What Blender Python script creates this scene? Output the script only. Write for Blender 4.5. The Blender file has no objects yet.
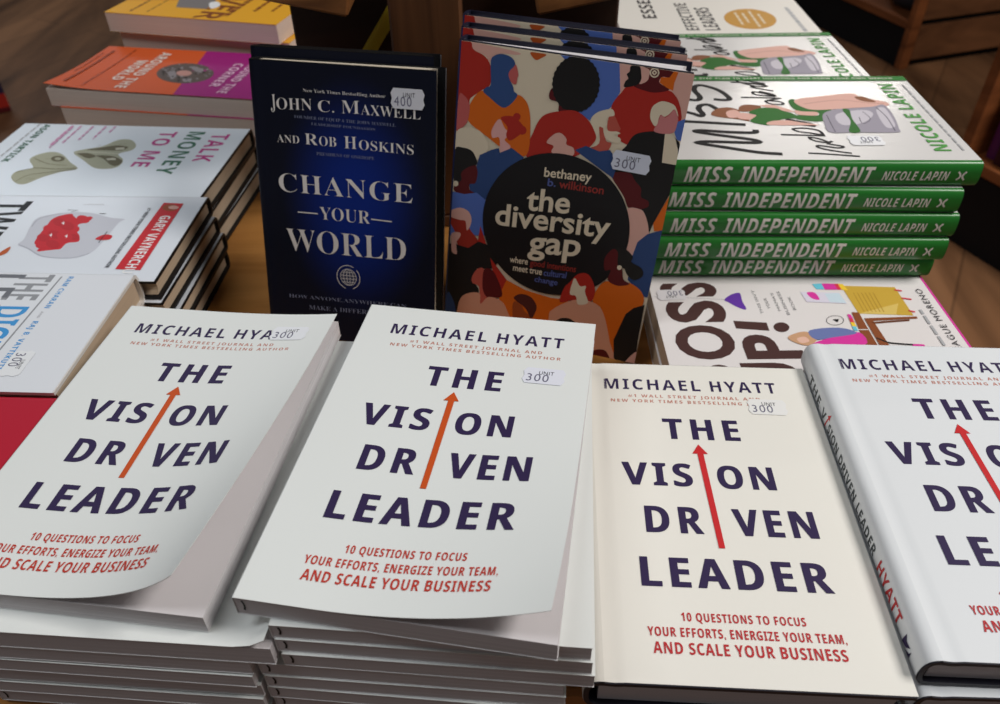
import bpy, math, random
from mathutils import Vector, Matrix
from mathutils.geometry import tessellate_polygon

random.seed(7)
SC = bpy.context.scene
COL = SC.collection
PI = math.pi
TABLE = 0.76            # table top height
CZ = 1.187              # camera height; pose numbers below are relative to it

# ------------------------------------------------------------------ camera
pitch, roll = math.radians(40.128), math.radians(-0.7295)
fw = Vector((0, math.cos(pitch), -math.sin(pitch)))
up = Vector((0, math.sin(pitch), math.cos(pitch)))
rt = Vector((1, 0, 0))
cr = rt * math.cos(roll) + up * math.sin(roll)
cu = -rt * math.sin(roll) + up * math.cos(roll)
cam = bpy.data.cameras.new('camera')
cam.sensor_width = 36.0
cam.lens = 790.67 / 1000 * 36
cam.shift_y = -0.0055
cam.clip_start = 0.01
cam.dof.use_dof = True
cam.dof.focus_distance = 0.47
cam.dof.aperture_fstop = 11.0
cam_ob = bpy.data.objects.new('camera', cam)
COL.objects.link(cam_ob)
mw = Matrix((cr, cu, -fw)).transposed().to_4x4()
mw.translation = (0, 0, CZ)
cam_ob.matrix_world = mw
SC.camera = cam_ob

# ------------------------------------------------------------------ world, lamps, exposure
world = bpy.data.worlds.new('world')
SC.world = world
world.use_nodes = True
bg = world.node_tree.nodes['Background']
bg.inputs[0].default_value = (0.98, 0.96, 1.0, 1)
bg.inputs[1].default_value = 0.075


def lamp(name, loc, sx, sy, power, col):
    l = bpy.data.lights.new(name, 'AREA')
    l.shape = 'RECTANGLE'
    l.size, l.size_y, l.energy, l.color = sx, sy, power, col
    o = bpy.data.objects.new(name, l)
    o.location = loc
    COL.objects.link(o)
    return o


lamp('ceiling_lamp', (1.85, 0.3, 3.0), 0.9, 0.9, 71, (1.0, 0.965, 0.93))
lamp('ceiling_lamp', (-1.1, 0.1, 3.0), 1.2, 0.6, 18, (0.93, 0.97, 1.0))
lamp('ceiling_lamp', (2.4, 5.7, 3.0), 1.2, 0.3, 40, (1.0, 0.95, 0.88))
lamp('ceiling_lamp', (-3.0, 4.6, 3.0), 1.6, 0.8, 34, (0.80, 0.90, 1.0))
SC.view_settings.view_transform = 'Standard'
SC.view_settings.look = 'None'
SC.view_settings.gamma = 1.0
SC.view_settings.use_curve_mapping = False
SC.view_settings.exposure = 0.0

# ------------------------------------------------------------------ materials
MATS = {}


def lin(c):
    return tuple((x / 255 / 12.92) if x / 255 <= 0.04045 else ((x / 255 + 0.055) / 1.055) ** 2.4 for x in c)


def mat(name, rgb, rough=0.5, spec=0.4, coat=0.0):
    if name in MATS:
        return MATS[name]
    m = bpy.data.materials.new(name)
    m.use_nodes = True
    b = m.node_tree.nodes['Principled BSDF']
    b.inputs['Base Color'].default_value = (*lin(rgb), 1)
    b.inputs['Roughness'].default_value = rough
    b.inputs['Specular IOR Level'].default_value = spec
    b.inputs['Coat Weight'].default_value = coat
    b.inputs['Coat Roughness'].default_value = 0.12
    MATS[name] = m
    return m


def node(m, kind, **kw):
    n = m.node_tree.nodes.new(kind)
    for k, v in kw.items():
        setattr(n, k, v)
    return n


def pages_mat(name, rgb, axis_scale=(3, 3, 2600), dark=0.80):
    """cut page edges: fine lines across the thickness of the block"""
    if name in MATS:
        return MATS[name]
    m = mat(name, rgb, 0.8, 0.1)
    nt = m.node_tree
    b = nt.nodes['Principled BSDF']
    tc = node(m, 'ShaderNodeTexCoord')
    mp = node(m, 'ShaderNodeMapping')
    mp.inputs['Scale'].default_value = axis_scale
    nz = node(m, 'ShaderNodeTexNoise')
    nz.inputs['Scale'].default_value = 1.0
    nz.inputs['Detail'].default_value = 3
    rp = node(m, 'ShaderNodeValToRGB')
    c = lin(rgb)
    rp.color_ramp.elements[0].color = (*[x * dark for x in c], 1)
    rp.color_ramp.elements[1].color = (*c, 1)
    rp.color_ramp.elements[0].position = 0.3
    rp.color_ramp.elements[1].position = 0.62
    L = nt.links.new
    L(tc.outputs['Object'], mp.inputs['Vector'])
    L(mp.outputs['Vector'], nz.inputs['Vector'])
    L(nz.outputs['Fac'], rp.inputs['Fac'])
    L(rp.outputs['Color'], b.inputs['Base Color'])
    return m


def wood_mat(name, dark, light, scale=(2, 14, 14), rough=0.5, planks=None):
    if name in MATS:
        return MATS[name]
    m = mat(name, light, rough, 0.3)
    nt = m.node_tree
    b = nt.nodes['Principled BSDF']
    L = nt.links.new
    tc = node(m, 'ShaderNodeTexCoord')
    mp = node(m, 'ShaderNodeMapping')
    mp.inputs['Scale'].default_value = scale
    nz = node(m, 'ShaderNodeTexNoise')
    nz.inputs['Scale'].default_value = 1.0
    nz.inputs['Detail'].default_value = 6
    nz.inputs['Distortion'].default_value = 0.8
    rp = node(m, 'ShaderNodeValToRGB')
    rp.color_ramp.elements[0].color = (*lin(dark), 1)
    rp.color_ramp.elements[1].color = (*lin(light), 1)
    rp.color_ramp.elements[0].position = 0.32
    rp.color_ramp.elements[1].position = 0.68
    L(tc.outputs['Object'], mp.inputs['Vector'])
    L(mp.outputs['Vector'], nz.inputs['Vector'])
    L(nz.outputs['Fac'], rp.inputs['Fac'])
    if planks:
        m2 = node(m, 'ShaderNodeMapping')
        m2.inputs['Rotation'].default_value = (0, 0, planks[1])
        br = node(m, 'ShaderNodeTexBrick')
        br.inputs['Scale'].default_value = planks[0]
        br.inputs['Color1'].default_value = (1, 1, 1, 1)
        br.inputs['Color2'].default_value = (0.8, 0.8, 0.8, 1)
        br.inputs['Mortar'].default_value = (0.6, 0.6, 0.6, 1)
        br.inputs['Mortar Size'].default_value = 0.003
        br.inputs['Brick Width'].default_value = 1.2
        br.inputs['Row Height'].default_value = 0.16
        mx = node(m, 'ShaderNodeMix', data_type='RGBA', blend_type='MULTIPLY')
        mx.inputs['Factor'].default_value = 1
        L(tc.outputs['Object'], m2.inputs['Vector'])
        L(m2.outputs['Vector'], br.inputs['Vector'])
        L(rp.outputs['Color'], mx.inputs['A'])
        L(br.outputs['Color'], mx.inputs['B'])
        L(mx.outputs['Result'], b.inputs['Base Color'])
    else:
        L(rp.outputs['Color'], b.inputs['Base Color'])
    return m


def glow_cover_mat(name, edge, centre, cx, cy, rx, ry):
    """printed cover: bright blue centre fading to near-black navy (a printed design in the cover's own coordinates)"""
    m = mat(name, edge, 0.5, 0.12)
    nt = m.node_tree
    L = nt.links.new
    b = nt.nodes['Principled BSDF']
    tc = node(m, 'ShaderNodeTexCoord')
    mp = node(m, 'ShaderNodeMapping')
    mp.inputs['Location'].default_value = (-cx / rx, -cy / ry, 0)
    mp.inputs['Scale'].default_value = (1 / rx, 1 / ry, 0)
    gr = node(m, 'ShaderNodeTexGradient', gradient_type='SPHERICAL')
    rp = node(m, 'ShaderNodeValToRGB')
    rp.color_ramp.elements[0].color = (*lin(edge), 1)
    rp.color_ramp.elements[1].color = (*lin(centre), 1)
    rp.color_ramp.elements[1].position = 0.85
    rp.color_ramp.interpolation = 'EASE'
    L(tc.outputs['Object'], mp.inputs['Vector'])
    L(mp.outputs['Vector'], gr.inputs['Vector'])
    L(gr.outputs['Fac'], rp.inputs['Fac'])
    L(rp.outputs['Color'], b.inputs['Base Color'])
    return m


PAL = dict(
    red=(176, 44, 34), pink=(222, 172, 158), rust=(190, 88, 36), blue=(84, 112, 186), maroon=(92, 24, 28), orange=(218, 104, 24),
    black=(30, 28, 28), cream=(226, 211, 185), rose=(206, 128, 128), brick=(190, 88, 74), navy=(46, 72, 122), rosy=(196, 96, 92),
    hijab=(52, 80, 132), pale=(228, 172, 166), brick2=(160, 48, 36), blush=(216, 156, 128), umber=(160, 76, 36), espresso=(84, 38, 34),
    ink=(26, 24, 26), cblue=(86, 98, 160), cred=(150, 52, 46),
    hwhite=(226, 220, 214), hdim=(120, 126, 150), hdimmer=(60, 66, 90),
    ghair=(140, 88, 58), gskin=(226, 178, 164), gskin2=(190, 140, 128), gdress=(44, 108, 38), gmoney=(160, 154, 166), gmoneyl=(206, 200, 208),
    gmoneyd=(92, 86, 98), gtext=(84, 158, 74), ggrey=(176, 176, 178),
    tpink=(190, 40, 130), tgreen=(36, 104, 74), tbill=(176, 176, 150), tbilld=(104, 96, 64), tbilld2=(136, 132, 104), tbilll=(214, 210, 188), tpinkl=(216, 150, 188),
    wsplash=(205, 207, 216), wsplashd=(170, 172, 184), wred=(204, 34, 44), wred2=(190, 28, 38), wwhite=(240, 240, 240), wgrey=(92, 94, 100),
    egrey=(150, 152, 156), eblue=(66, 152, 216), egreyd=(112, 114, 120), egreyl=(190, 190, 194),
    rmag=(158, 34, 120), rdisc=(92, 80, 74), rdisc2=(190, 140, 130), rdisc3=(140, 134, 136), rdisc4=(52, 44, 44), rwhite=(240, 226, 214), rwhite2=(232, 190, 216),
    rbrown=(150, 62, 26), ybrown=(130, 66, 22), ygrey=(128, 122, 120),
    obrown=(78, 52, 50), opurple=(104, 58, 164), ogrey=(120, 118, 120), ogold=(206, 168, 66), ogoldl=(222, 192, 104), ogoldd=(180, 140, 50),
    ocyan=(110, 200, 220), omag=(222, 60, 160), ored=(220, 60, 80), oyel=(244, 204, 60), opale=(222, 216, 230), opale2=(206, 222, 232),
    owood=(140, 78, 46), owoodd=(110, 60, 36), ohair=(206, 160, 124), oskin=(232, 188, 168), odenim=(112, 124, 176), odark=(70, 68, 72), white=(240, 240, 238),
    ldark=(50, 46, 48), lgold=(198, 146, 62),
    title=(52, 40, 78), tred=(196, 62, 48), tred2=(190, 48, 52), tdim=(196, 128, 112), tarrow=(206, 84, 32), tarrow2=(204, 44, 48), tgreenish=(70, 76, 78),
    gspine=(38, 118, 42), gspinet=(222, 216, 206), sdigit=(110, 108, 128), sdark=(60, 58, 66),
)


def pmat(k):
    return mat('print_' + k, PAL[k], 0.48, 0.25)


# ------------------------------------------------------------------ 2-D printing: everything becomes triangles in cover coordinates (metres)
def dense(pts, closed=True, n=4):
    out = []
    m = len(pts)
    rng = range(m) if closed else range(m - 1)
    for i in rng:
        if closed:
            p0, p1, p2, p3 = pts[i - 1], pts[i], pts[(i + 1) % m], pts[(i + 2) % m]
        else:
            p0, p1, p2, p3 = pts[max(i - 1, 0)], pts[i], pts[i + 1], pts[min(i + 2, m - 1)]
        for k in range(n):
            t = k / n
            out.append(tuple(0.5 * (2 * p1[a] + (p2[a] - p0[a]) * t + (2 * p0[a] - 5 * p1[a] + 4 * p2[a] - p3[a]) * t * t
                                    + (3 * p1[a] - p0[a] - 3 * p2[a] + p3[a]) * t ** 3) for a in (0, 1)))
    if not closed:
        out.append(pts[-1])
    return out


def tri_poly(pts):
    vs = [Vector((p[0], p[1], 0)) for p in pts]
    return [tuple(pts[i] for i in t) for t in tessellate_polygon([vs])]


def tri_stroke(pts, w):
    """ribbon with mitred joints"""
    p = [pts[0]] + [b for a, b in zip(pts, pts[1:]) if math.dist(a, b) > 1e-6]
    r = w / 2
    n = len(p)
    closed = math.dist(p[0], p[-1]) < 1e-6 and n > 3
    dirs = [((b[0] - a[0]) / math.dist(a, b), (b[1] - a[1]) / math.dist(a, b)) for a, b in zip(p, p[1:])]
    L, Rr = [], []
    for i in range(n):
        a = dirs[i - 1] if i else (dirs[-1] if closed else dirs[0])
        b = dirs[i] if i < n - 1 else (dirs[0] if closed else dirs[-1])
        mx, my = -(a[1] + b[1]), a[0] + b[0]
        l = math.hypot(mx, my)
        if l < 0.5:
            mx, my, k = -b[1], b[0], 1.0
        else:
            mx, my = mx / l, my / l
            k = min(1.6, 1 / max(0.3, -mx * b[1] + my * b[0]))
        x, y = p[i]
        if not closed and i in (0, n - 1):
            s = -r * .6 if i == 0 else r * .6
            x, y = x + b[0] * s, y + b[1] * s
        L.append((x + mx * r * k, y + my * r * k))
        Rr.append((x - mx * r * k, y - my * r * k))
    out = []
    for i in range(n - 1):
        out += [(L[i], Rr[i], Rr[i + 1]), (L[i], Rr[i + 1], L[i + 1])]
    return out


def remap(s, A, a, d):
    o = ''
    for c in s:
        if 'A' <= c <= 'Z':
            o += chr(A + ord(c) - 65)
        elif 'a' <= c <= 'z':
            o += chr(a + ord(c) - 97)
        elif '0' <= c <= '9' and d:
            o += chr(d + ord(c) - 48)
        else:
            o += c
    return o


GLYPHS = {}


def glyph_tris(body, font, sp):
    """triangles of a line of type, normalised to width 1 and top 1 above the baseline"""
    key = (body, font, sp)
    if key in GLYPHS:
        return GLYPHS[key]
    off = 0.0
    if font in ('sb', 'sB'):
        body = remap(body, 0x1D5D4, 0x1D5EE, 0x1D7EC)
    elif font == 'sf':
        body, off = remap(body, 0x1D400, 0x1D41A, 0x1D7CE), -0.012
    elif font == 'bb':
        off = 0.017
    elif font == 'bB':
        off = 0.020
    elif font == 'bm':
        off = 0.007
    elif font == 'bx':
        off = 0.035
    elif font == 'si':
        body = remap(body, 0x1D63C, 0x1D656, 0x1D7EC)
    cu_ = bpy.data.curves.new('type', 'FONT')
    cu_.body = body
    cu_.offset = off
    cu_.space_character = sp
    cu_.resolution_u = 4
    ob = bpy.data.objects.new('type', cu_)
    COL.objects.link(ob)
    bpy.context.view_layer.update()
    me = bpy.data.meshes.new_from_object(ob.evaluated_get(bpy.context.evaluated_depsgraph_get()))
    bpy.data.objects.remove(ob)
    bpy.data.curves.remove(cu_)
    me.calc_loop_triangles()
    v = [(p.co.x, p.co.y) for p in me.vertices]
    x0, x1 = min(p[0] for p in v), max(p[0] for p in v)
    y1 = max(p[1] for p in v)
    v = [((p[0] - x0) / (x1 - x0), p[1] / y1) for p in v]
    T = [tuple(v[i] for i in t.vertices) for t in me.loop_triangles]
    bpy.data.meshes.remove(me)
    GLYPHS[key] = T
    return T


def tri_text(body, font, x0, x1, y, cap, sp=1.0, turn=None):
    T = glyph_tris(body, font, sp)
    w = x1 - x0
    return [tuple((x0 + p[0] * w, y + p[1] * cap) for p in t) for t in T]


def art_items(items):
    """traced artwork (mm) -> [(colour, triangles)] bottom to top"""
    out = []
    for it in items:
        k, c = it[0], it[1]
        if k in 'sp':
            p = [(it[2][i] / 1000, it[2][i + 1] / 1000) for i in range(0, len(it[2]), 2)]
            out.append((c, tri_poly(dense(p) if k == 's' else p)))
        elif k in ('k', 'l'):
            p = [(it[3][i] / 1000, it[3][i + 1] / 1000) for i in range(0, len(it[3]), 2)]
            out.append((c, tri_stroke(dense(p, False) if k == 'k' else p, it[2] / 1000)))
        elif k == 't':
            _, c, body, font, x0, x1, y, cap, sp = it[:9]
            T = tri_text(body, font, x0 / 1000, x1 / 1000, y / 1000, cap / 1000, sp)
            if len(it) > 9:                    # baseline that runs slightly uphill or downhill
                g, mid = it[9] / (x1 - x0), (x0 + x1) / 2000
                T = [tuple((p[0], p[1] + (p[0] - mid) * g) for p in t) for t in T]
            out.append((c, T))
        elif k == 'bar':                       # a row of type too small to read: word-length dashes
            a, b, w = list(it[2][:2]), list(it[2][2:]), it[3] / 1000
            a[1] = b[1] = (a[1] + b[1]) / 2
            L = math.hypot(b[0] - a[0], b[1] - a[1])
            s, T = 0.0, []
            rr = random.Random(int(L * 10))
            while s < L:
                e = min(L, s + rr.uniform(5, 13))
                q = [((a[0] + (b[0] - a[0]) * t / L) / 1000, (a[1] + (b[1] - a[1]) * t / L) / 1000) for t in (s, e)]
                dx, dy = (b[0] - a[0]) / L * w / 2, (b[1] - a[1]) / L * w / 2
                r4 = [(q[0][0] - dy, q[0][1] + dx), (q[0][0] + dy, q[0][1] - dx), (q[1][0] + dy, q[1][1] - dx), (q[1][0] - dy, q[1][1] + dx)]
                T += [(r4[0], r4[1], r4[2]), (r4[0], r4[2], r4[3])]
                s = e + 2.0
            out.append((c, T))
    return out


def clip(tri, x0, x1, y0, y1):
    p = list(tri)
    for ax, s, lim in ((0, 1, x0), (0, -1, -x1), (1, 1, y0), (1, -1, -y1)):
        q = []
        for i in range(len(p)):
            a, b = p[i - 1], p[i]
            da, db = s * a[ax] - lim, s * b[ax] - lim
            if (da >= 0) != (db >= 0):
                t = da / (da - db)
                q.append((a[0] + (b[0] - a[0]) * t, a[1] + (b[1] - a[1]) * t))
            if db >= 0:
                q.append(b)
        p = q
        if len(p) < 3:
            return []
    return [(p[0], p[i], p[i + 1]) for i in range(1, len(p) - 1)]


def split(tris, mx):
    out, st = [], list(tris)
    while st:
        t = st.pop()
        e = [(math.dist(t[i], t[(i + 1) % 3]), i) for i in range(3)]
        l, i = max(e)
        if l <= mx or len(out) > 60000:
            out.append(t)
        else:
            a, b, c = t[i], t[(i + 1) % 3], t[(i + 2) % 3]
            m = ((a[0] + b[0]) / 2, (a[1] + b[1]) / 2)
            st += [(a, m, c), (m, b, c)]
    return out


# ------------------------------------------------------------------ mesh collecting
class MB:
    def __init__(s):
        s.v, s.f, s.m, s.sm, s.mats = [], [], [], [], []

    def mi(s, m):
        if m not in s.mats:
            s.mats.append(m)
        return s.mats.index(m)

    def vert(s, p):
        s.v.append(tuple(p))
        return len(s.v) - 1

    def face(s, idx, m, smooth=False):
        s.f.append(tuple(idx))
        s.m.append(s.mi(m))
        s.sm.append(smooth)

    def box(s, x0, x1, y0, y1, z0, z1, m, M=None):
        b = len(s.v)
        for x in (x0, x1):
            for y in (y0, y1):
                for z in (z0, z1):
                    p = Vector((x, y, z))
                    s.v.append(tuple(M @ p if M else p))
        for q in ((0, 1, 3, 2), (4, 6, 7, 5), (0, 4, 5, 1), (2, 3, 7, 6), (0, 2, 6, 4), (1, 5, 7, 3)):
            s.face([b + i for i in q], m)

    def bbox(s, x0, x1, y0, y1, z0, z1, m, c=0.003, M=None):
        """box with chamfered edges"""
        b = len(s.v)
        X, Y, Z = (x0, x1), (y0, y1), (z0, z1)
        ids = {}
        for i in (0, 1):
            for j in (0, 1):
                for k in (0, 1):
                    sx, sy, sz = (1, -1)[i], (1, -1)[j], (1, -1)[k]
                    for ax, p in enumerate(((X[i], Y[j] + sy * c, Z[k] + sz * c), (X[i] + sx * c, Y[j], Z[k] + sz * c), (X[i] + sx * c, Y[j] + sy * c, Z[k]))):
                        p = Vector(p)
                        ids[i, j, k, ax] = s.vert(M @ p if M else p)
        F = lambda *a: s.face([ids[q] for q in a], m)
        for i in (0, 1):
            o = ((0, 0), (0, 1), (1, 1), (1, 0)) if i == 0 else ((0, 0), (1, 0), (1, 1), (0, 1))
            F(*[(i, a, d, 0) for a, d in o])
            F(*[(a, i, d, 1) for d, a in o])
            F(*[(a, d, i, 2) for a, d in o])
        for a in (0, 1):
            for d in (0, 1):
                F((a, d, 0, 0), (a, d, 1, 0), (a, d, 1, 1), (a, d, 0, 1))
                F((a, 0, d, 0), (a, 1, d, 0), (a, 1, d, 2), (a, 0, d, 2))
                F((0, a, d, 1), (1, a, d, 1), (1, a, d, 2), (0, a, d, 2))
                for e in (0, 1):
                    F((a, d, e, 0), (a, d, e, 1), (a, d, e, 2))

    def build(s, name, parent=None):
        me = bpy.data.meshes.new(name)
        me.from_pydata(s.v, [], s.f)
        for m in s.mats:
            me.materials.append(m)
        me.polygons.foreach_set('material_index', s.m)
        me.polygons.foreach_set('use_smooth', s.sm)
        me.update()
        o = bpy.data.objects.new(name, me)
        COL.objects.link(o)
        if parent:
            o.parent = parent
        return o


def thing(name, label, cat, M=None, group=None):
    o = bpy.data.objects.new(name, None)
    o.empty_display_size = 0.05
    COL.objects.link(o)
    if M is not None:
        o.matrix_world = M
    tag(o, label, cat, group)
    return o


def tag(o, label, cat, group=None):
    o['label'] = label
    o['category'] = cat
    if group:
        o['group'] = group
    return o


def dup(root, M, label, group=None, name=None):
    r = root.copy()
    COL.objects.link(r)
    r.matrix_world = M
    r['label'] = label
    if group:
        r['group'] = group
    elif 'group' in r:
        del r['group']
    for ch in list(root.children):
        c = ch.copy()
        COL.objects.link(c)
        c.parent = r
        c.matrix_parent_inverse = ch.matrix_parent_inverse
        for g_ in list(ch.children):
            d = g_.copy()
            COL.objects.link(d)
            d.parent = c
    return r


# ------------------------------------------------------------------ books
def pose(O, ux, uy, t):
    """O: bottom corner of the front cover at the spine (camera height = 0), cover axes ux (to the fore-edge), uy (to the head)"""
    ux = Vector(ux).normalized()
    uy = Vector(uy)
    uy = (uy - ux * uy.dot(ux)).normalized()
    n = ux.cross(uy)
    M = Matrix((ux, uy, n)).transposed().to_4x4()
    M.translation = Vector(O) + Vector((0, 0, CZ)) - n * t
    return M


def flat(x, y, z, yaw, t):
    a = math.radians(yaw)
    return pose((x, y, z), (math.cos(a), math.sin(a), 0), (-math.sin(a), math.cos(a), 0), t)


class Book:
    """local x: spine -> fore-edge, y: foot -> head, z: back -> front"""

    def __init__(s, w, h, t, hard=True, bulge=0.003, lift=None, groove=0.0006, nv=1, pad=0.0025, x0=None):
        s.w, s.h, s.t, s.hard, s.bulge, s.groove, s.nv, s.pad = w, h, t, hard, bulge, groove, nv, pad
        s.lift = lift or (lambda x, y: (x, 0.0))
        if not hard:
            s.bulge, s.groove, s.pad = 0.0, 0.0, 0.0
        s.x0 = (0.004 if hard else 0.0009) if x0 is None else x0

    def spine_x(s, z):
        q = min(1.0, abs(2 * z / s.t - 1))
        n = 2.6 if s.hard else 9
        return s.x0 - (s.x0 + s.bulge) * (1 - q ** n) ** (1 / n)

    def front(s, x, y, off=0.0):
        xx, l = s.lift(x, y)
        g = 0.0
        if s.groove and 0.004 < x < 0.014:
            g = -s.groove * math.sin((x - 0.004) / 0.010 * PI)
        return (xx, y, s.t + l + g + off)

    def profile(s, nf, ins):
        """outer profile front fore-edge -> spine -> back fore-edge, inset by ins: list of (kind, x, z, nx, nz)"""
        P = []
        W = s.w
        xs = [W - (W - s.x0) * i / nf for i in range(nf)]
        if s.groove:
            xs = [x for x in xs if x > 0.018] + [0.016, 0.014, 0.0115, 0.009, 0.0065, 0.004]
            xs = [x for x in xs if x > s.x0 + 1e-5]
        xs.append(s.x0)
        for x in xs:
            P.append(('f', x, s.t, 0, 1))
        for k in range(0, 17):
            z = s.t / 2 * (1 + math.cos(PI * k / 16))
            P.append(('s', s.spine_x(z), z, 0, 0))
        P.append(('b', W * 0.5, 0, 0, -1))
        P.append(('b', W, 0, 0, -1))
        # normals for the spine points
        out = []
        for i, (k, x, z, nx, nz) in enumerate(P):
            if k == 's':
                a, b = P[i - 1], P[i + 1]
                dx, dz = b[1] - a[1], b[2] - a[2]
                l = math.hypot(dx, dz) or 1
                nx, nz = dz / l, -dx / l
                if nx > 0:
                    nx, nz = 0, (1 if z > s.t / 2 else -1)
            out.append((k, x, z, nx, nz))
        return out

    def wrap(s, mb, y0, y1, ins, th, mout, minn, nf=2, xr=0.0):
        P = s.profile(nf, ins)
        nv = s.nv
        O, I = [], []
        for k, x, z, nx, nz in P:
            ro, ri = [], []
            if xr and k in 'fb':
                x = min(x, s.w - xr)
            for j in range(nv + 1):
                y = y0 + (y1 - y0) * j / nv
                for row, d in ((ro, ins), (ri, ins + th)):
                    row.append(s.front(x, y, -d) if k == 'f' else (x - nx * d, y, z - nz * d))
            O.append(ro)
            I.append(ri)
        n = len(P)
        # runs of one kind share vertices; front, spine and back meet in a crisp edge
        runs, st = [], 0
        for i in range(1, n):
            if P[i][0] != P[i - 1][0] or i == n - 1:
                e = i if not (P[i][0] == 's' and P[i - 1][0] == 'f') else i - 1
                runs.append((st, e))
                st = e
        if runs[-1][1] != n - 1:
            runs.append((runs[-1][1], n - 1))
        for st, e in runs:
            if e <= st:
                continue
            m = mout(P[st][0] if P[st][0] == P[st + 1][0] else P[st + 1][0], P[st][1]) if callable(mout) else mout
            vo = [[mb.vert(p) for p in O[i]] for i in range(st, e + 1)]
            vi = [[mb.vert(p) for p in I[i]] for i in range(st, e + 1)]
            for i in range(e - st):
                for j in range(nv):
                    mb.face((vo[i][j], vo[i][j + 1], vo[i + 1][j + 1], vo[i + 1][j]), m, True)
                    mb.face((vi[i][j], vi[i + 1][j], vi[i + 1][j + 1], vi[i][j + 1]), minn, True)
            for i in range(st, e):
                for j, fl in ((0, 0), (nv, 1)):
                    q = [mb.vert(p) for p in (O[i][j], O[i + 1][j], I[i + 1][j], I[i][j])]
                    mb.face(q if not fl else q[::-1], m)
        for i, fl in ((0, 0), (n - 1, 1)):
            m = mout(P[i][0], P[i][1]) if callable(mout) else mout
            for j in range(nv):
                q = [mb.vert(p) for p in (O[i][j], I[i][j], I[i][j + 1], O[i][j + 1])]
                mb.face(q if not fl else q[::-1], m)

    def block(s, mb, mp, fore=0.004):
        i = s.pad
        if s.hard:
            x0, x1, y0, y1, z0, z1 = 0.002, s.w - fore, i, s.h - i, 0.0031, s.t - 0.0031
            cols = [(x0, z0), (x0, z1), (x1, z1), (x1 - 0.0022, z0 + (z1 - z0) * .75), (x1 - 0.003, (z0 + z1) / 2), (x1 - 0.0022, z0 + (z1 - z0) * .25), (x1, z0)]
        else:
            x0, x1, y0, y1, z0, z1 = 0.0006, s.w - 0.0003, 0.0003, s.h - 0.0003, 0.0005, s.t - 0.0005
            cols = [(x0, z0), (x0, z1), (x1, z1), (x1, z0)]
        a = [mb.vert((x, y0, z)) for x, z in cols]
        b = [mb.vert((x, y1, z)) for x, z in cols]
        n = len(cols)
        mb.face(a[::-1], mp)
        mb.face(b, mp)
        for k in range(n):
            l = (k + 1) % n
            mb.face((a[k], a[l], b[l], b[k]), mp)

    def prints(s, mb, items, mx=None, base=0.00006, step=0.00002, margin=0.0):
        for n, (c, T) in enumerate(items):
            m = pmat(c)
            tt = []
            for t in T:
                tt += clip(t, s.x0 + margin, s.w, 0, s.h)
            if mx:
                tt = split(tt, mx)
            off = base + step * n
            for t in tt:
                a, b, d = t
                ar = (b[0] - a[0]) * (d[1] - a[1]) - (b[1] - a[1]) * (d[0] - a[0])
                if abs(ar) < 1e-12:
                    continue
                if ar < 0:
                    t = (a, d, b)
                mb.face([mb.vert(s.front(p[0], p[1], off)) for p in t], m)

    def spine_prints(s, mb, items, mx=0.004, base=0.00012):
        """items in spine coordinates: a = along the spine from the head, b = from the back edge towards the front"""
        for n, (c, T) in enumerate(items):
            m = pmat(c)
            for t in split(T, mx):
                v = []
                for a, b in t:
                    b = min(max(b, 0.0006), s.t - 0.0006)
                    x1, x2 = s.spine_x(b - 0.0005), s.spine_x(b + 0.0005)
                    dx, dz = x2 - x1, 0.001
                    l = math.hypot(dx, dz)
                    off = base + 0.00003 * n
                    v.append(mb.vert((s.spine_x(b) - dz / l * off, s.h - a, b + dx / l * off)))
                mb.face(v, m)


def make_sticker(book, cx, cy, ang, parent, digits='300', size=(0.026, 0.0145), colour=(238, 240, 244), dig='sdigit', off=0.0014, top=True):
    """price label with scalloped ends, stuck to the front cover"""
    w, h = size
    mb = MB()
    m = mat('sticker_%d_%d_%d' % colour, colour, 0.45, 0.3)
    P = [(-w / 2 + .002, -h / 2), (w / 2 - .002, -h / 2), (w / 2, -h * .25), (w / 2 - .001, 0), (w / 2, h * .25), (w / 2 - .002, h / 2), (-w / 2 + .002, h / 2),
         (-w / 2, h * .25), (-w / 2 + .001, 0), (-w / 2, -h * .25)]
    ca, sa = math.cos(ang), math.sin(ang)
    R = lambda p: (cx + p[0] * ca - p[1] * sa, cy + p[0] * sa + p[1] * ca)
    its = [(None, tri_poly(P))]
    its.append((dig, tri_text(digits, 'bf', -w * .40, w * .12, -h * .36, h * .46, 1.15)))
    its.append(('sdark', tri_text('UNIT', 'bf', -w * .13, w * .22, h * .08, h * .22, 1.1)))
    for n, (c, T) in enumerate(its):
        for t in split(T, 0.006):
            a, b, d = t
            if (b[0] - a[0]) * (d[1] - a[1]) - (b[1] - a[1]) * (d[0] - a[0]) < 0:
                t = (a, d, b)
            q = [R(p) for p in t]
            mb.face([mb.vert(book.front(p[0], p[1], off + .00005 * n)) for p in q], m if c is None else pmat(c))
    return mb.build('price_sticker', parent)

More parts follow.
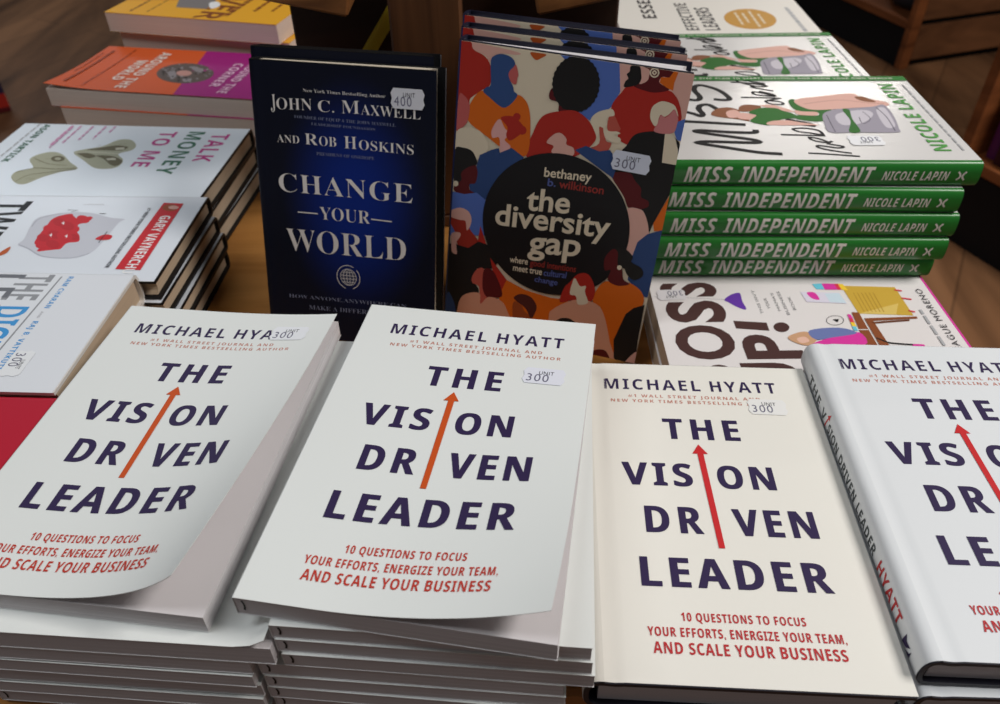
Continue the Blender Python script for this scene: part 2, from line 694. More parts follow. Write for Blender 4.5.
# ------------------------------------------------------------------ printed artwork of the covers, in millimetres on each cover
ART = {
 'V': [
  ('s','red',[-3.7,241.8,7.1,241.4,10.0,236.2,17.4,233.4,22.5,227.5,23.5,215.1,18.2,210.4,9.7,203.2,8.5,199.0,-0.2,201.7]),
  ('s','pink',[8.2,240.1,9.1,241.2,26.0,240.2,42.2,238.6,40.4,237.0,30.3,236.5,24.4,234.3,21.8,229.3,18.4,233.5,10.0,236.2]),
  ('s','rust',[49.6,239.8,55.0,240.3,60.9,239.9,57.3,237.0,54.5,235.5,51.9,236.7]),
  ('p','blue',[68.1,243.0,89.3,243.3,110.4,242.7,114.2,223.0,110.6,213.4,107.6,209.3,97.6,200.3,85.3,205.9,79.0,210.5,77.5,235.6]),
  ('p','pink',[110.4,242.7,162.8,243.1,159.7,211.8,155.6,209.3,114.2,223.0]),
  ('s','red',[119.7,228.0,114.9,222.6,111.0,216.3,109.9,211.3,112.1,203.9,117.2,196.8,118.7,190.6,132.8,187.3,147.4,193.7,157.7,210.0,154.5,220.9,150.6,226.0,145.4,228.5,133.6,225.8]),
  ('s','maroon',[122.6,227.9,125.0,230.6,130.9,235.2,131.0,239.7,127.9,241.1,147.7,240.7,145.6,236.8,140.1,236.5,138.9,232.6,146.2,229.1,137.4,225.9,129.7,226.2]),
  ('p','orange',[139.2,236.2,144.7,236.8,147.1,241.1,150.2,240.8,148.5,234.0,148.7,228.8,144.1,230.1,139.1,232.7]),
  ('s','pink',[124.7,240.2,128.1,239.8,131.0,237.0,130.8,232.8,126.1,229.9,126.1,235.4]),
  ('s','black',[118.5,240.7,124.1,241.1,126.1,236.3,126.6,232.7,125.2,229.7,121.7,227.8,116.1,226.5,116.5,230.3,118.0,232.4,116.6,235.0,118.2,237.0]),
  ('k','cream',0.9,[137.3,238.8,136.8,236.8,135.0,235.7,132.9,236.3,131.8,238.0,132.2,240.0,134.0,241.1,136.1,240.6,137.3,238.8]),
  ('k','cream',0.9,[135.7,238.6,134.7,237.3,133.3,238.3,134.3,239.6,135.7,238.6]),
  ('p','pink',[149.9,241.0,161.9,241.4,161.7,213.5,158.6,210.2,155.0,221.0,149.2,228.6,148.8,235.0]),
  ('p','blue',[162.3,213.1,162.0,196.1,157.4,197.3,155.0,201.8,155.9,209.3]),
  ('s','black',[124.4,187.5,128.6,195.8,137.3,199.6,148.2,200.8,158.2,196.8,161.1,189.7,163.4,162.0,141.1,158.0,129.5,168.8,121.6,181.2]),
  ('p','black',[123.9,183.9,127.3,190.0,135.1,196.3,142.5,199.0,148.1,200.3,152.0,180.0,161.4,180.1,161.3,160.9,153.1,134.5,151.6,126.3,148.9,134.8,142.7,143.5,134.5,143.1,118.4,164.9,117.9,180.4]),
  ('p','cream',[148.8,202.2,152.6,201.5,156.6,197.5,159.7,190.4,161.3,179.8,150.7,179.9]),
  ('s','rose',[143.9,211.7,147.0,210.7,149.8,213.6,152.0,216.8,155.5,211.6,155.7,207.8,154.6,201.8,148.6,199.8,141.2,200.6,142.6,205.7]),
  ('s','cream',[144.0,221.2,150.9,219.9,154.0,216.1,155.3,212.5,152.0,217.0,149.3,213.5,146.4,211.1,143.8,212.2,142.9,209.6,142.6,205.7,141.0,204.0,137.2,208.8,136.9,215.4,139.6,219.2]),
  ('s','brick',[103.7,197.5,106.2,199.8,109.8,188.9,113.9,187.7,112.0,181.6,106.6,179.1,99.4,181.4,105.5,186.3]),
  ('s','brick',[109.4,205.4,112.6,206.9,117.1,200.7,118.5,198.0,115.5,195.0,110.4,195.7,109.0,199.4]),
  ('s','cream',[111.0,210.7,112.8,206.9,108.5,204.8,109.0,199.4,107.2,197.2,103.6,197.6,104.5,191.8,101.4,189.2,97.6,197.6,97.3,202.6,100.7,207.0,106.2,209.8]),
  ('s','cream',[106.5,198.3,110.7,195.7,116.3,196.3,118.9,195.2,114.8,193.6,119.4,192.0,119.4,189.1,114.7,188.4,109.0,190.7]),
  ('s','maroon',[117.4,164.7,121.0,167.9,130.0,169.0,135.0,163.6,139.9,159.1,141.0,152.9,146.5,150.7,146.4,145.8,134.6,142.5,129.0,150.8,125.1,155.4]),
  ('s','pink',[132.2,141.0,141.6,143.8,146.5,139.8,151.1,128.5,152.1,115.1,140.5,96.3,134.6,118.0]),
  ('p','orange',[162.0,162.1,161.7,146.0,161.2,130.4,154.7,129.2,153.1,134.5]),
  ('p','navy',[160.6,131.1,160.7,115.3,160.4,93.9,160.0,75.2,156.9,75.4,142.7,86.8,142.5,105.1,144.6,118.5,150.6,126.0]),
  ('s','maroon',[68.0,228.9,69.8,222.0,66.3,216.9,66.4,211.4,71.3,210.3,73.6,210.6,74.5,203.3,85.6,204.0,83.3,220.3]),
  ('p','black',[99.4,223.4,100.0,225.4,99.1,227.2,99.3,229.3,98.1,230.9,97.9,233.0,96.4,234.2,95.8,236.2,94.2,237.1,93.2,238.9,91.4,239.3,90.2,240.9,88.4,240.9,86.9,242.1,85.1,241.7,83.4,242.5,81.8,241.7,80.0,242.1,78.5,240.9,76.7,240.9,75.4,239.3,73.7,238.9,72.7,237.1,71.1,236.2,70.5,234.2,69.0,233.0,68.8,230.9,67.6,229.3,67.8,227.2,66.9,225.4,67.4,223.4,66.9,221.4,67.8,219.6,67.6,217.5,68.8,215.9,69.0,213.8,70.5,212.6,71.1,210.6,72.7,209.7,73.7,207.9,75.4,207.4,76.7,205.9,78.5,205.9,80.0,204.7,81.8,205.1,83.4,204.2,85.1,205.1,86.9,204.7,88.4,205.9,90.2,205.9,91.4,207.4,93.2,207.9,94.2,209.7,95.8,210.6,96.4,212.6,97.9,213.8,98.1,215.9,99.3,217.5,99.1,219.6,100.0,221.4]),
  ('s','red',[54.6,168.0,57.6,186.3,63.1,198.7,74.1,203.8,85.3,205.9,94.5,201.7,100.3,195.0,102.4,187.7,93.3,176.5,78.4,170.0]),
  ('p','navy',[89.1,178.7,96.3,182.9,106.3,180.6,113.7,182.8,120.7,175.2,118.9,163.0,101.8,172.0]),
  ('s','orange',[8.1,188.2,11.2,202.2,19.6,210.1,37.1,202.3,43.2,210.7,51.5,205.4,55.2,189.8,54.5,169.0,40.2,169.6,25.3,177.2]),
  ('s','rosy',[40.0,230.8,42.8,224.6,42.4,221.7,41.8,217.7,38.7,218.2,35.6,223.6]),
  ('s','hijab',[29.8,236.2,36.5,235.1,40.0,230.8,36.4,225.6,36.3,221.7,40.0,215.5,40.8,212.7,43.6,210.2,39.6,203.7,33.6,200.3,23.8,205.8,18.7,209.5,21.1,212.8,23.8,215.1,22.5,230.3,24.9,234.4]),
  ('s','rosy',[1.2,203.9,4.9,204.5,8.3,201.0,9.7,196.1,8.3,185.7,3.2,180.2,0.5,180.3]),
  ('s','cream',[0.6,177.2,8.5,182.4,16.8,181.8,23.3,176.9,25.9,169.3,18.4,159.9,-0.4,158.8]),
  ('s','pale',[32.1,192.0,36.7,185.9,40.5,183.6,38.3,179.3,37.5,177.2,42.3,173.0,35.3,167.8,33.3,178.5,28.3,177.7,27.2,183.4]),
  ('s','red',[33.0,193.1,41.7,195.4,48.1,191.6,51.5,187.3,48.9,183.9,41.5,177.8,38.1,181.2,38.6,187.2]),
  ('p','red',[47.4,195.9,47.3,196.5,47.1,197.0,46.7,197.4,46.2,197.8,45.7,198.0,45.1,198.1,44.4,198.1,43.8,197.9,43.3,197.7,42.8,197.3,42.4,196.8,42.1,196.2,42.0,195.6,42.0,195.0,42.1,194.5,42.4,193.9,42.7,193.5,43.2,193.1,43.8,192.9,44.4,192.8,45.0,192.8,45.6,193.0,46.1,193.3,46.6,193.7,47.0,194.2,47.3,194.7,47.4,195.3]),
  ('p','red',[52.7,187.1,52.6,187.8,52.3,188.4,51.9,188.9,51.3,189.3,50.7,189.6,50.0,189.7,49.3,189.6,48.6,189.5,48.0,189.1,47.4,188.7,47.0,188.1,46.6,187.5,46.5,186.8,46.5,186.1,46.6,185.4,46.9,184.8,47.4,184.3,47.9,183.9,48.5,183.6,49.2,183.5,49.9,183.5,50.6,183.7,51.2,184.1,51.8,184.5,52.3,185.1,52.6,185.7,52.7,186.4]),
  ('p','navy',[33.6,171.1,34.5,167.5,43.1,172.7,52.7,167.4,51.3,149.9,24.6,128.4,14.7,133.4,13.1,139.9,16.8,142.7,17.9,155.0,19.7,163.5,27.9,168.6]),
  ('s','maroon',[15.8,156.3,19.0,150.9,18.0,141.8,13.6,140.0,13.9,135.5,17.4,133.9,9.7,131.4,1.7,132.8,2.4,140.2,6.4,148.7,11.6,152.9]),
  ('s','black',[0.4,164.0,6.3,166.9,13.5,165.6,17.2,160.3,18.0,156.2,11.6,152.9,6.4,147.6,6.8,142.1,1.3,138.9]),
  ('p','cream',[4.7,138.9,4.6,139.4,4.5,139.9,4.2,140.2,3.9,140.5,3.5,140.7,3.0,140.8,2.6,140.8,2.1,140.7,1.7,140.4,1.4,140.1,1.1,139.7,0.9,139.2,0.7,138.7,0.7,138.2,0.8,137.7,1.0,137.3,1.2,136.9,1.6,136.6,2.0,136.4,2.4,136.3,2.9,136.4,3.3,136.5,3.7,136.7,4.1,137.1,4.4,137.5,4.6,137.9,4.7,138.4]),
  ('p','blue',[0.1,131.9,9.7,131.4,19.6,134.3,26.7,129.9,29.0,115.4,30.1,101.4,-1.9,95.1]),
  ('s','brick2',[-1.7,111.5,13.2,113.1,16.1,104.2,23.7,95.0,17.3,88.2,7.9,88.1,4.9,98.5]),
  ('s','pink',[-0.7,115.6,7.1,120.0,14.0,118.4,16.9,113.1,16.5,107.1,13.9,102.6,12.3,109.8,7.7,110.1,0.7,111.2]),
  ('p','red',[24.5,108.2,30.9,92.7,23.2,94.8]),
  ('p','black',[-0.4,88.9,6.7,89.1,16.1,88.0,23.7,95.0,30.8,93.9,44.3,84.5,36.5,74.2,24.3,71.7,21.5,60.9,26.8,54.4,27.1,50.5,14.3,43.8,9.8,28.1,0.7,24.7,-1.2,71.4]),
  ('s','pink',[2.0,97.9,7.8,99.6,9.1,96.9,6.0,90.2,7.1,81.2,2.9,82.2,1.9,90.6]),
  ('s','navy',[1.1,44.8,4.6,43.0,8.2,34.5,8.6,26.5,-0.6,24.4]),
  ('p','orange',[45.6,57.2,48.2,67.3,65.1,61.4,86.2,59.0,99.9,60.2,101.3,31.9,41.8,17.9]),
  ('p','red',[34.5,83.1,49.4,66.9,45.7,55.9,38.8,67.2]),
  ('s','brick',[24.4,71.1,30.2,72.3,32.6,56.9,35.6,48.5,29.7,40.6,27.3,55.8,21.7,58.4,20.8,63.3]),
  ('s','maroon',[30.2,71.6,35.9,73.5,41.1,67.7,47.1,53.6,42.7,49.4,34.5,48.3,30.2,56.4]),
  ('s','blush',[14.2,45.1,27.7,50.7,29.6,40.9,35.6,48.5,45.2,48.0,51.9,40.4,56.4,18.6,10.4,7.7,10.3,29.6]),
  ('s','umber',[57.5,49.5,63.7,46.9,66.6,42.4,72.4,37.1,71.7,22.2,61.1,19.7,56.6,41.4]),
  ('s','espresso',[56.6,53.1,62.1,57.2,70.3,56.2,75.7,49.6,75.3,43.0,72.4,37.1,68.1,44.0,64.3,47.1,59.3,49.9]),
  ('s','pink',[68.1,180.9,72.5,187.3,77.4,189.1,82.0,185.7,82.5,181.7,87.9,180.0,87.6,174.3,73.1,174.0,73.5,179.2]),
  ('p','ink',[138.0,118.2,137.7,123.7,136.9,129.2,135.6,134.6,133.7,139.8,131.3,144.8,128.5,149.6,125.2,154.0,121.5,158.1,117.4,161.8,113.0,165.1,108.3,168.0,103.3,170.4,98.1,172.2,92.8,173.6,87.3,174.4,81.8,174.7,76.3,174.4,70.8,173.6,65.5,172.2,60.3,170.4,55.3,168.0,50.6,165.1,46.2,161.8,42.1,158.1,38.4,154.0,35.1,149.6,32.3,144.8,29.9,139.8,28.0,134.6,26.7,129.2,25.9,123.7,25.6,118.2,25.9,112.7,26.7,107.2,28.0,101.8,29.9,96.6,32.3,91.6,35.1,86.8,38.4,82.4,42.1,78.3,46.2,74.5,50.6,71.2,55.3,68.4,60.3,66.0,65.5,64.1,70.8,62.8,76.3,62.0,81.8,61.7,87.3,62.0,92.8,62.8,98.1,64.1,103.3,66.0,108.3,68.4,113.0,71.2,117.4,74.5,121.5,78.3,125.2,82.4,128.5,86.8,131.3,91.6,133.7,96.6,135.6,101.8,136.9,107.2,137.7,112.7]),
  ('s','orange',[127.3,82.6,136.0,81.1,144.6,84.7,154.7,79.2,157.7,69.5,150.9,57.4,144.1,32.2,148.2,2.8,138.7,15.8,128.4,55.8,119.4,62.7,121.4,75.4]),
  ('s','red',[99.4,75.8,104.6,83.8,112.1,85.4,117.9,78.1,119.9,69.8,117.1,62.2,104.6,61.2,93.9,57.0,95.5,69.7]),
  ('s','blush',[88.5,48.6,104.6,61.2,118.7,62.5,128.4,55.8,137.9,30.7,145.0,2.0,85.9,-13.0,86.7,37.2]),
  ('s','cream',[102.8,80.0,107.5,74.1,112.1,75.1,112.1,69.9,115.7,61.0,108.2,58.1,105.6,64.9,100.8,65.6,101.2,74.5]),
  ('s','black',[90.3,34.3,94.3,41.2,99.7,43.9,105.4,43.4,111.9,37.5,100.3,33.0]),
  ('s','black',[126.9,108.4,135.4,111.8,143.0,106.8,143.1,101.9,151.2,98.6,153.1,92.4,147.1,87.7,141.1,91.5,138.1,95.9,131.0,92.7]),
  ('s','maroon',[127.5,109.4,131.6,107.8,133.1,98.2,136.9,95.7,139.3,86.9,144.7,83.8,136.1,80.6,127.9,83.6,128.8,92.3,124.3,91.3,122.8,101.0]),
  ('p','cream',[136.7,96.1,136.6,96.5,136.4,96.9,136.1,97.2,135.8,97.5,135.4,97.6,135.0,97.7,134.6,97.7,134.2,97.5,133.9,97.3,133.6,97.0,133.3,96.7,133.2,96.2,133.1,95.8,133.2,95.4,133.3,95.0,133.5,94.6,133.8,94.2,134.1,94.0,134.5,93.8,134.8,93.8,135.2,93.8,135.6,93.9,136.0,94.2,136.3,94.5,136.5,94.8,136.7,95.2,136.7,95.7]),
  ('p','black',[158.9,68.9,159.4,35.9,161.8,6.2,155.2,4.6,143.4,17.0,140.7,33.2,146.1,58.1,151.2,64.5]),
  ('s','pink',[160.7,26.9,161.5,6.2,151.5,7.5,152.0,13.8]),
  ('s','maroon',[124.0,16.0,131.2,22.0,138.1,19.5,144.6,1.9,126.8,-2.7]),
  ('t','cream','bethaney','bb',69.1,103.9,156.9,6.9,1.0,2.0),
  ('t','cblue','b.','bb',72.5,78.6,149.5,5.7,1.0,0.3),
  ('t','cred','wilkinson','bb',81.1,114.0,149.8,6.1,1.0,0.8),
  ('t','cream','the','bB',58.5,91.2,129.7,17.1,1.0,3.1),
  ('t','cream','diversity','bB',35.6,123.2,114.9,17.3,1.0,5.8),
  ('t','cream','gap','bB',63.6,103.7,96.5,12.9,1.0,5.0),
  ('t','cream','where','bb',50.2,64.7,83.3,5.3,1.0,0.7),
  ('t','cred','good intentions','bb',66.5,102.7,84.2,5.2,1.0,1.8),
  ('t','cream','meet true','bb',53.5,76.7,76.8,4.5,1.0,0.9),
  ('t','cblue','cultural','bb',78.1,96.0,77.8,5.3,1.0,1.5),
  ('t','cblue','change','bb',71.6,90.0,70.8,4.7,1.0,0.6),
 ],
 'H': [
  ('t','hwhite','New York Times Bestselling Author','sf',40.1,103.8,204.6,2.3,1.0,-0.1),
  ('t','hwhite','J','sf',13.6,17.6,190.0,11.2,1.0,0.3),
  ('t','hwhite','OHN','sf',18.2,46.5,191.3,8.3,1.0,1.0),
  ('t','hwhite','C.','sf',51.3,63.9,191.4,8.3,1.0,0.1),
  ('t','hwhite','M','sf',69.6,83.7,191.6,9.2,1.0,0.5),
  ('t','hwhite','AXWELL','sf',84.8,130.3,191.4,7.4,1.0,-0.4),
  ('t','hdim','FOUNDER OF EQUIP & THE JOHN MAXWELL','sf',31.9,111.2,185.1,2.2,1.0,-0.6),
  ('t','hdim','LEADERSHIP FOUNDATION','sf',45.3,95.7,181.0,1.9,1.0,-0.5),
  ('t','hwhite','AND','sf',16.6,34.8,166.7,5.7,1.0,0.1),
  ('t','hwhite','R','sf',39.3,49.9,166.6,8.1,1.0,-0.2),
  ('t','hwhite','OB','sf',50.8,64.5,166.6,7.1,1.0,0.1),
  ('t','hwhite','H','sf',70.8,80.7,166.2,8.9,1.0,0.1),
  ('t','hwhite','OSKINS','sf',82.5,125.0,165.9,7.2,1.0,-0.7),
  ('t','hdim','PRESIDENT OF ONEHOPE','sf',48.2,94.3,159.3,2.4,1.0,0.1),
  ('t','hwhite','CHANGE','sf',15.5,123.9,129.0,14.5,1.05,0.5),
  ('t','hwhite','YOUR','sf',48.1,89.7,109.7,10.1,1.0,0.3),
  ('l','hwhite',0.9,[30.1,113.6,46.3,113.8]),
  ('l','hwhite',0.9,[90.8,113.8,107.0,113.5]),
  ('t','hwhite','WORLD','sf',18.4,118.4,82.0,18.6,1.0,1.8),
  ('t','hdim','HOW ANYONE,ANYWHERE,CAN','sf',17.1,118.5,42.2,3.0,1.0,3.1),
  ('t','hdim','MAKE A DIFFERENCE','sf',34.3,102.0,33.4,3.7,1.0,2.6),
  ('p','hdimmer',[76.5,64.2,76.3,65.7,75.7,67.2,74.9,68.5,73.8,69.6,72.5,70.3,71.1,70.8,69.6,71.0,68.2,70.8,66.8,70.2,65.6,69.4,64.6,68.3,63.9,66.9,63.5,65.5,63.4,63.9,63.6,62.4,64.2,60.9,65.0,59.7,66.1,58.6,67.4,57.8,68.8,57.3,70.3,57.2,71.7,57.4,73.1,57.9,74.3,58.8,75.3,59.9,76.0,61.2,76.4,62.7]),
  ('l','hwhite',0.35,[76.7,64.2,76.4,66.0,75.7,67.7,74.5,69.1,73.1,70.1,71.4,70.8,69.6,71.0,67.9,70.7,66.3,70.0,64.9,68.8,63.9,67.4,63.3,65.7,63.2,63.9,63.5,62.1,64.3,60.5,65.4,59.1,66.9,58.0,68.5,57.4,70.3,57.2,72.0,57.5,73.6,58.2,75.0,59.3,76.0,60.8,76.6,62.5,76.7,64.2]),
  ('l','hwhite',0.35,[74.2,64.2,73.9,66.0,73.4,67.6,72.7,69.0,71.8,70.1,70.7,70.8,69.6,71.0,68.5,70.7,67.6,70.0,66.7,68.9,66.2,67.4,65.8,65.7,65.8,64.0,66.0,62.2,66.5,60.5,67.2,59.1,68.1,58.0,69.2,57.4,70.3,57.2,71.4,57.4,72.4,58.1,73.2,59.3,73.8,60.7,74.1,62.4,74.2,64.2]),
  ('l','hwhite',0.35,[71.3,64.1,71.2,65.9,71.0,67.5,70.7,69.0,70.3,70.1,70.0,70.7,69.6,71.0,69.3,70.7,69.0,70.0,68.8,68.9,68.6,67.5,68.6,65.8,68.6,64.0,68.7,62.2,69.0,60.6,69.2,59.2,69.6,58.1,69.9,57.4,70.3,57.2,70.6,57.4,70.9,58.1,71.2,59.2,71.3,60.7,71.4,62.3,71.3,64.1]),
  ('l','hwhite',0.35,[64.7,59.8,75.6,60.1]),
  ('l','hwhite',0.35,[63.4,62.5,76.7,62.9]),
  ('l','hwhite',0.35,[63.2,65.3,76.5,65.6]),
  ('l','hwhite',0.35,[64.3,68.1,75.2,68.3]),
  ('l','hwhite',0.5,[74.4,72.8,72.9,73.5,71.2,73.9,69.5,74.0,67.9,73.8,66.3,73.3,64.8,72.5,63.4,71.5,62.3,70.2,61.4,68.8,60.7,67.2,60.4,65.5,60.3,63.8,60.5,62.0,61.0,60.4,61.8,58.8,62.8,57.5,64.1,56.3,65.5,55.3,67.0,54.6]),
  ('l','hwhite',0.5,[73.7,54.8,74.5,55.3,75.4,55.8,76.1,56.4,76.9,57.0,77.5,57.8,78.1,58.6,78.6,59.4,79.0,60.4,79.3,61.3,79.5,62.3,79.6,63.3,79.6,64.3,79.5,65.3,79.4,66.3,79.1,67.2,78.7,68.2,78.2,69.1,77.7,69.9,77.1,70.7]),
 ],
 'G': [
  ('k','ink',5.2,[118.4,181.8,117.0,172.9,121.5,169.3,137.6,174.7,148.6,185.7,149.3,193.5,139.4,197.3,125.0,194.7,118.0,196.6,117.0,202.3,123.3,212.6]),
  ('k','ink',5.2,[98.3,184.8,106.7,190.1,105.3,197.3,97.6,200.0,87.8,198.2,83.6,201.0,87.8,205.7,94.3,215.6]),
  ('k','ink',5.2,[73.3,220.1,72.7,213.5,70.3,195.2,66.6,168.1]),
  ('k','ink',5.2,[13.6,150.8,16.3,167.5,24.5,190.8,31.5,209.8,33.7,210.6,34.9,201.5,33.0,166.3,37.4,164.7,43.1,180.8,48.9,199.0,53.4,210.0,55.5,204.4,52.6,185.4,51.4,163.5,55.6,160.7]),
  ('k','ink',2.6,[15.1,128.1,13.2,112.6,9.8,91.5]),
  ('k','ink',2.6,[15.2,96.0,20.1,110.6,25.1,118.5,28.1,116.4,24.0,103.2,26.8,98.6,31.3,109.2]),
  ('k','ink',2.6,[33.3,106.8,40.4,113.6,42.7,120.6,37.0,118.4,33.3,109.3,35.6,104.8]),
  ('k','ink',2.6,[45.7,107.6,46.8,123.4,47.7,141.2]),
  ('k','ink',2.6,[46.3,108.1,55.2,109.4,59.7,118.6,58.8,129.3,53.7,126.7,50.7,117.2,47.8,110.2]),
  ('k','ink',2.6,[63.7,111.0,74.2,126.6,74.2,131.3,70.4,129.6,65.8,118.3,63.7,111.0,68.9,112.2,74.2,122.7,79.9,133.2]),
  ('k','ink',2.6,[120.5,124.6,121.9,142.5,122.6,157.8]),
  ('k','ink',2.6,[120.5,124.6,115.7,136.9,112.9,139.0,107.8,134.6,107.8,125.6,112.9,126.5,115.7,136.9]),
  ('k','ink',2.6,[125.1,129.1,131.1,136.2,134.7,145.3,128.6,144.5,125.1,129.1,130.4,130.7,135.8,139.4]),
  ('k','ink',2.6,[136.8,127.7,144.1,142.5,147.1,143.3,146.7,132.6,149.3,131.3,154.1,144.0]),
  ('k','ink',2.6,[154.1,131.6,159.0,142.9,162.5,153.9,157.5,153.4,148.5,142.3]),
  ('k','ink',2.6,[156.8,160.2,156.0,150.8,152.3,131.3]),
  ('s','ghair',[87.8,191.4,97.7,184.9,101.0,174.7,96.0,166.1,89.5,166.1,73.5,161.4,76.6,170.0,79.8,181.5,82.9,188.9]),
  ('s','ghair',[101.0,165.0,106.7,158.3,104.4,146.4,96.1,148.3,92.8,157.2,92.7,165.4]),
  ('s','gskin',[91.1,177.9,96.0,170.2,89.5,166.1,81.4,169.1,79.8,177.4]),
  ('s','gskin',[89.5,166.1,84.6,153.6,76.6,156.7,78.2,169.7]),
  ('s','gskin',[105.4,146.2,106.1,135.0,101.1,128.0,92.2,119.3,93.5,129.9,99.4,139.4]),
  ('s','gdress',[73.5,161.4,84.6,153.6,90.1,159.1,99.4,147.6,99.4,133.9,94.4,129.6,87.9,121.8,79.9,119.8,76.7,134.0,65.7,145.9,67.3,154.8]),
  ('s','gskin',[72.0,145.8,75.1,131.7,70.5,119.7,65.9,105.8,65.2,121.1,65.7,147.2]),
  ('s','gskin',[96.1,117.6,93.5,102.0,84.7,103.1,86.3,118.2]),
  ('s','gdress',[112.9,119.5,118.1,114.0,107.8,105.6,97.8,97.5,99.5,86.1,73.6,100.3,76.7,120.7,84.7,119.9,83.8,103.4,91.2,100.7,94.5,117.4]),
  ('s','gskin',[116.4,113.5,125.5,86.2,131.0,59.5,122.6,53.8,112.4,35.8,104.3,37.7,100.3,64.2,95.6,97.9,100.3,109.6]),
  ('k','gskin2',0.9,[108.2,107.4,116.4,75.6,111.5,55.7,108.3,38.8]),
  ('s','ghair',[122.6,59.6,123.9,51.7,112.4,44.0,114.0,54.9]),
  ('s','gmoney',[86.7,97.2,96.4,84.8,98.4,72.9,102.3,50.6,106.3,39.5,84.9,38.9,59.0,43.4,51.8,47.5,51.7,79.6,51.7,101.1,66.1,101.5]),
  ('s','gmoneyl',[86.7,86.0,95.6,60.8,86.7,55.0,69.8,69.2,66.1,87.5]),
  ('s','gmoneyl',[94.5,50.0,100.4,41.5,81.1,41.8,62.6,45.2,62.6,53.0]),
  ('k','gmoneyd',0.8,[84.8,94.6,66.1,96.1,52.4,97.0]),
  ('k','gmoneyd',0.7,[91.7,62.1,77.3,60.5,68.0,69.8,81.0,68.7]),
  ('k','gmoneyd',0.8,[100.4,48.0,81.1,45.8,54.7,48.0]),
  ('s','gdress',[95.6,78.2,95.6,72.4,77.2,75.5,53.5,76.3,52.8,85.7,73.5,78.2]),
  ('t','gtext','NICOLE LAPIN','sb',18.8,152.1,16.7,13.2,1.1),
  ('bar','ggrey',[19.8,7.3,150.4,7.4],1.6),
 ],
 'T': [
  ('t','tpink','TALK','sb',16.5,78.3,213.5,18.2,1.1),
  ('t','tgreen','MONEY','sb',12.8,105.6,186.4,17.9,1.1),
  ('t','tpink','TO ME','sb',14.5,92.4,157.1,17.6,1.1),
  ('s','tbill',[67.3,87.0,59.8,93.3,51.6,109.6,36.4,119.4,35.6,132.8,47.8,143.4,58.6,143.2,67.0,133.6,79.5,144.3,92.9,145.6,98.3,138.4,97.6,123.5,81.9,104.3]),
  ('s','tbilld',[71.7,112.6,72.1,129.4,81.2,144.3,91.4,144.1,90.2,136.2,79.0,124.3]),
  ('s','tbilld',[60.0,96.7,54.1,110.8,49.1,121.9,51.1,136.4,59.2,133.4,60.4,113.8]),
  ('s','tbilld',[67.1,90.2,66.5,100.0,72.7,113.1,78.2,109.1,75.2,101.0]),
  ('p','tbilll',[77.2,125.9,76.0,134.5,79.9,137.1,81.1,128.7]),
  ('p','tbilll',[54.4,124.4,52.7,133.8,57.3,135.0,58.5,127.2]),
  ('k','tbilll',1.2,[67.2,88.6,65.2,109.4,67.0,133.6]),
  ('s','tbill',[100.2,107.8,107.5,94.6,119.6,81.7,132.7,73.1,131.8,63.1,119.9,51.4,108.5,51.4,101.2,62.8,85.1,50.6,74.6,52.3,66.9,63.2,71.4,77.3,87.6,94.0]),
  ('p','tbilld',[80.7,84.7,79.3,83.8,78.1,82.6,77.0,81.2,76.1,79.6,75.5,77.9,75.1,76.2,75.0,74.6,75.3,73.1,75.8,71.9,76.6,71.0,77.6,70.4,78.8,70.1,80.1,70.3,81.5,70.8,82.8,71.7,84.1,72.9,85.2,74.3,86.1,75.9,86.7,77.6,87.1,79.3,87.1,80.9,86.9,82.4,86.4,83.6,85.6,84.6,84.5,85.1,83.3,85.4,82.0,85.2]),
  ('p','tbill',[80.9,81.0,80.2,80.5,79.6,80.0,79.1,79.3,78.6,78.5,78.3,77.7,78.1,76.9,78.1,76.2,78.2,75.5,78.5,74.9,78.9,74.5,79.4,74.3,80.0,74.2,80.6,74.3,81.3,74.5,81.9,75.0,82.6,75.5,83.1,76.2,83.6,77.0,83.9,77.8,84.1,78.6,84.1,79.3,84.0,80.0,83.7,80.6,83.3,81.0,82.8,81.3,82.2,81.3,81.6,81.2]),
  ('l','tbilld2',0.5,[69.3,97.1,67.0,100.6]),
  ('l','tbilld2',0.5,[47.3,127.6,44.9,131.3]),
  ('l','tbilld2',0.5,[89.5,62.3,87.3,65.7]),
  ('l','tbilld2',0.5,[73.8,123.2,71.5,126.8]),
  ('l','tbilld2',0.5,[84.3,74.7,82.1,78.2]),
  ('l','tbilld2',0.5,[49.1,123.5,46.7,127.1]),
  ('l','tbilld2',0.5,[83.1,66.5,80.9,69.9]),
  ('l','tbilld2',0.5,[124.1,72.3,122.0,75.6]),
  ('l','tbilld2',0.5,[79.4,125.7,77.1,129.2]),
  ('l','tbilld2',0.5,[123.4,67.8,121.3,71.1]),
  ('l','tbilld2',0.5,[94.2,139.6,92.0,143.1]),
  ('l','tbilld2',0.5,[90.8,84.7,88.6,88.1]),
  ('l','tbilld2',0.5,[51.8,104.1,49.4,107.7]),
  ('l','tbilld2',0.5,[76.0,113.1,73.8,116.6]),
  ('l','tbilld2',0.5,[111.7,51.1,109.6,54.4]),
  ('l','tbilld2',0.5,[59.9,106.9,57.6,110.5]),
  ('k','tbilld',0.8,[110.1,52.3,101.7,65.5,102.4,87.0,99.6,105.9]),
  ('k','tbilld',0.6,[128.8,61.3,115.7,66.8,109.9,82.9,101.9,106.2]),
  ('k','tbilld',0.6,[81.5,53.6,92.2,73.5,94.4,94.2]),
  ('t','tgreen','JASON TARTICK','sb',0.5,90.8,23.8,7.5,1.1),
  ('bar','tpinkl',[5.5,102.5,20.4,101.6],2.2),
  ('bar','tpinkl',[6.1,92.2,36.1,91.8],2.2),
  ('bar','tpinkl',[6.6,82.7,39.1,73.4],2.2),
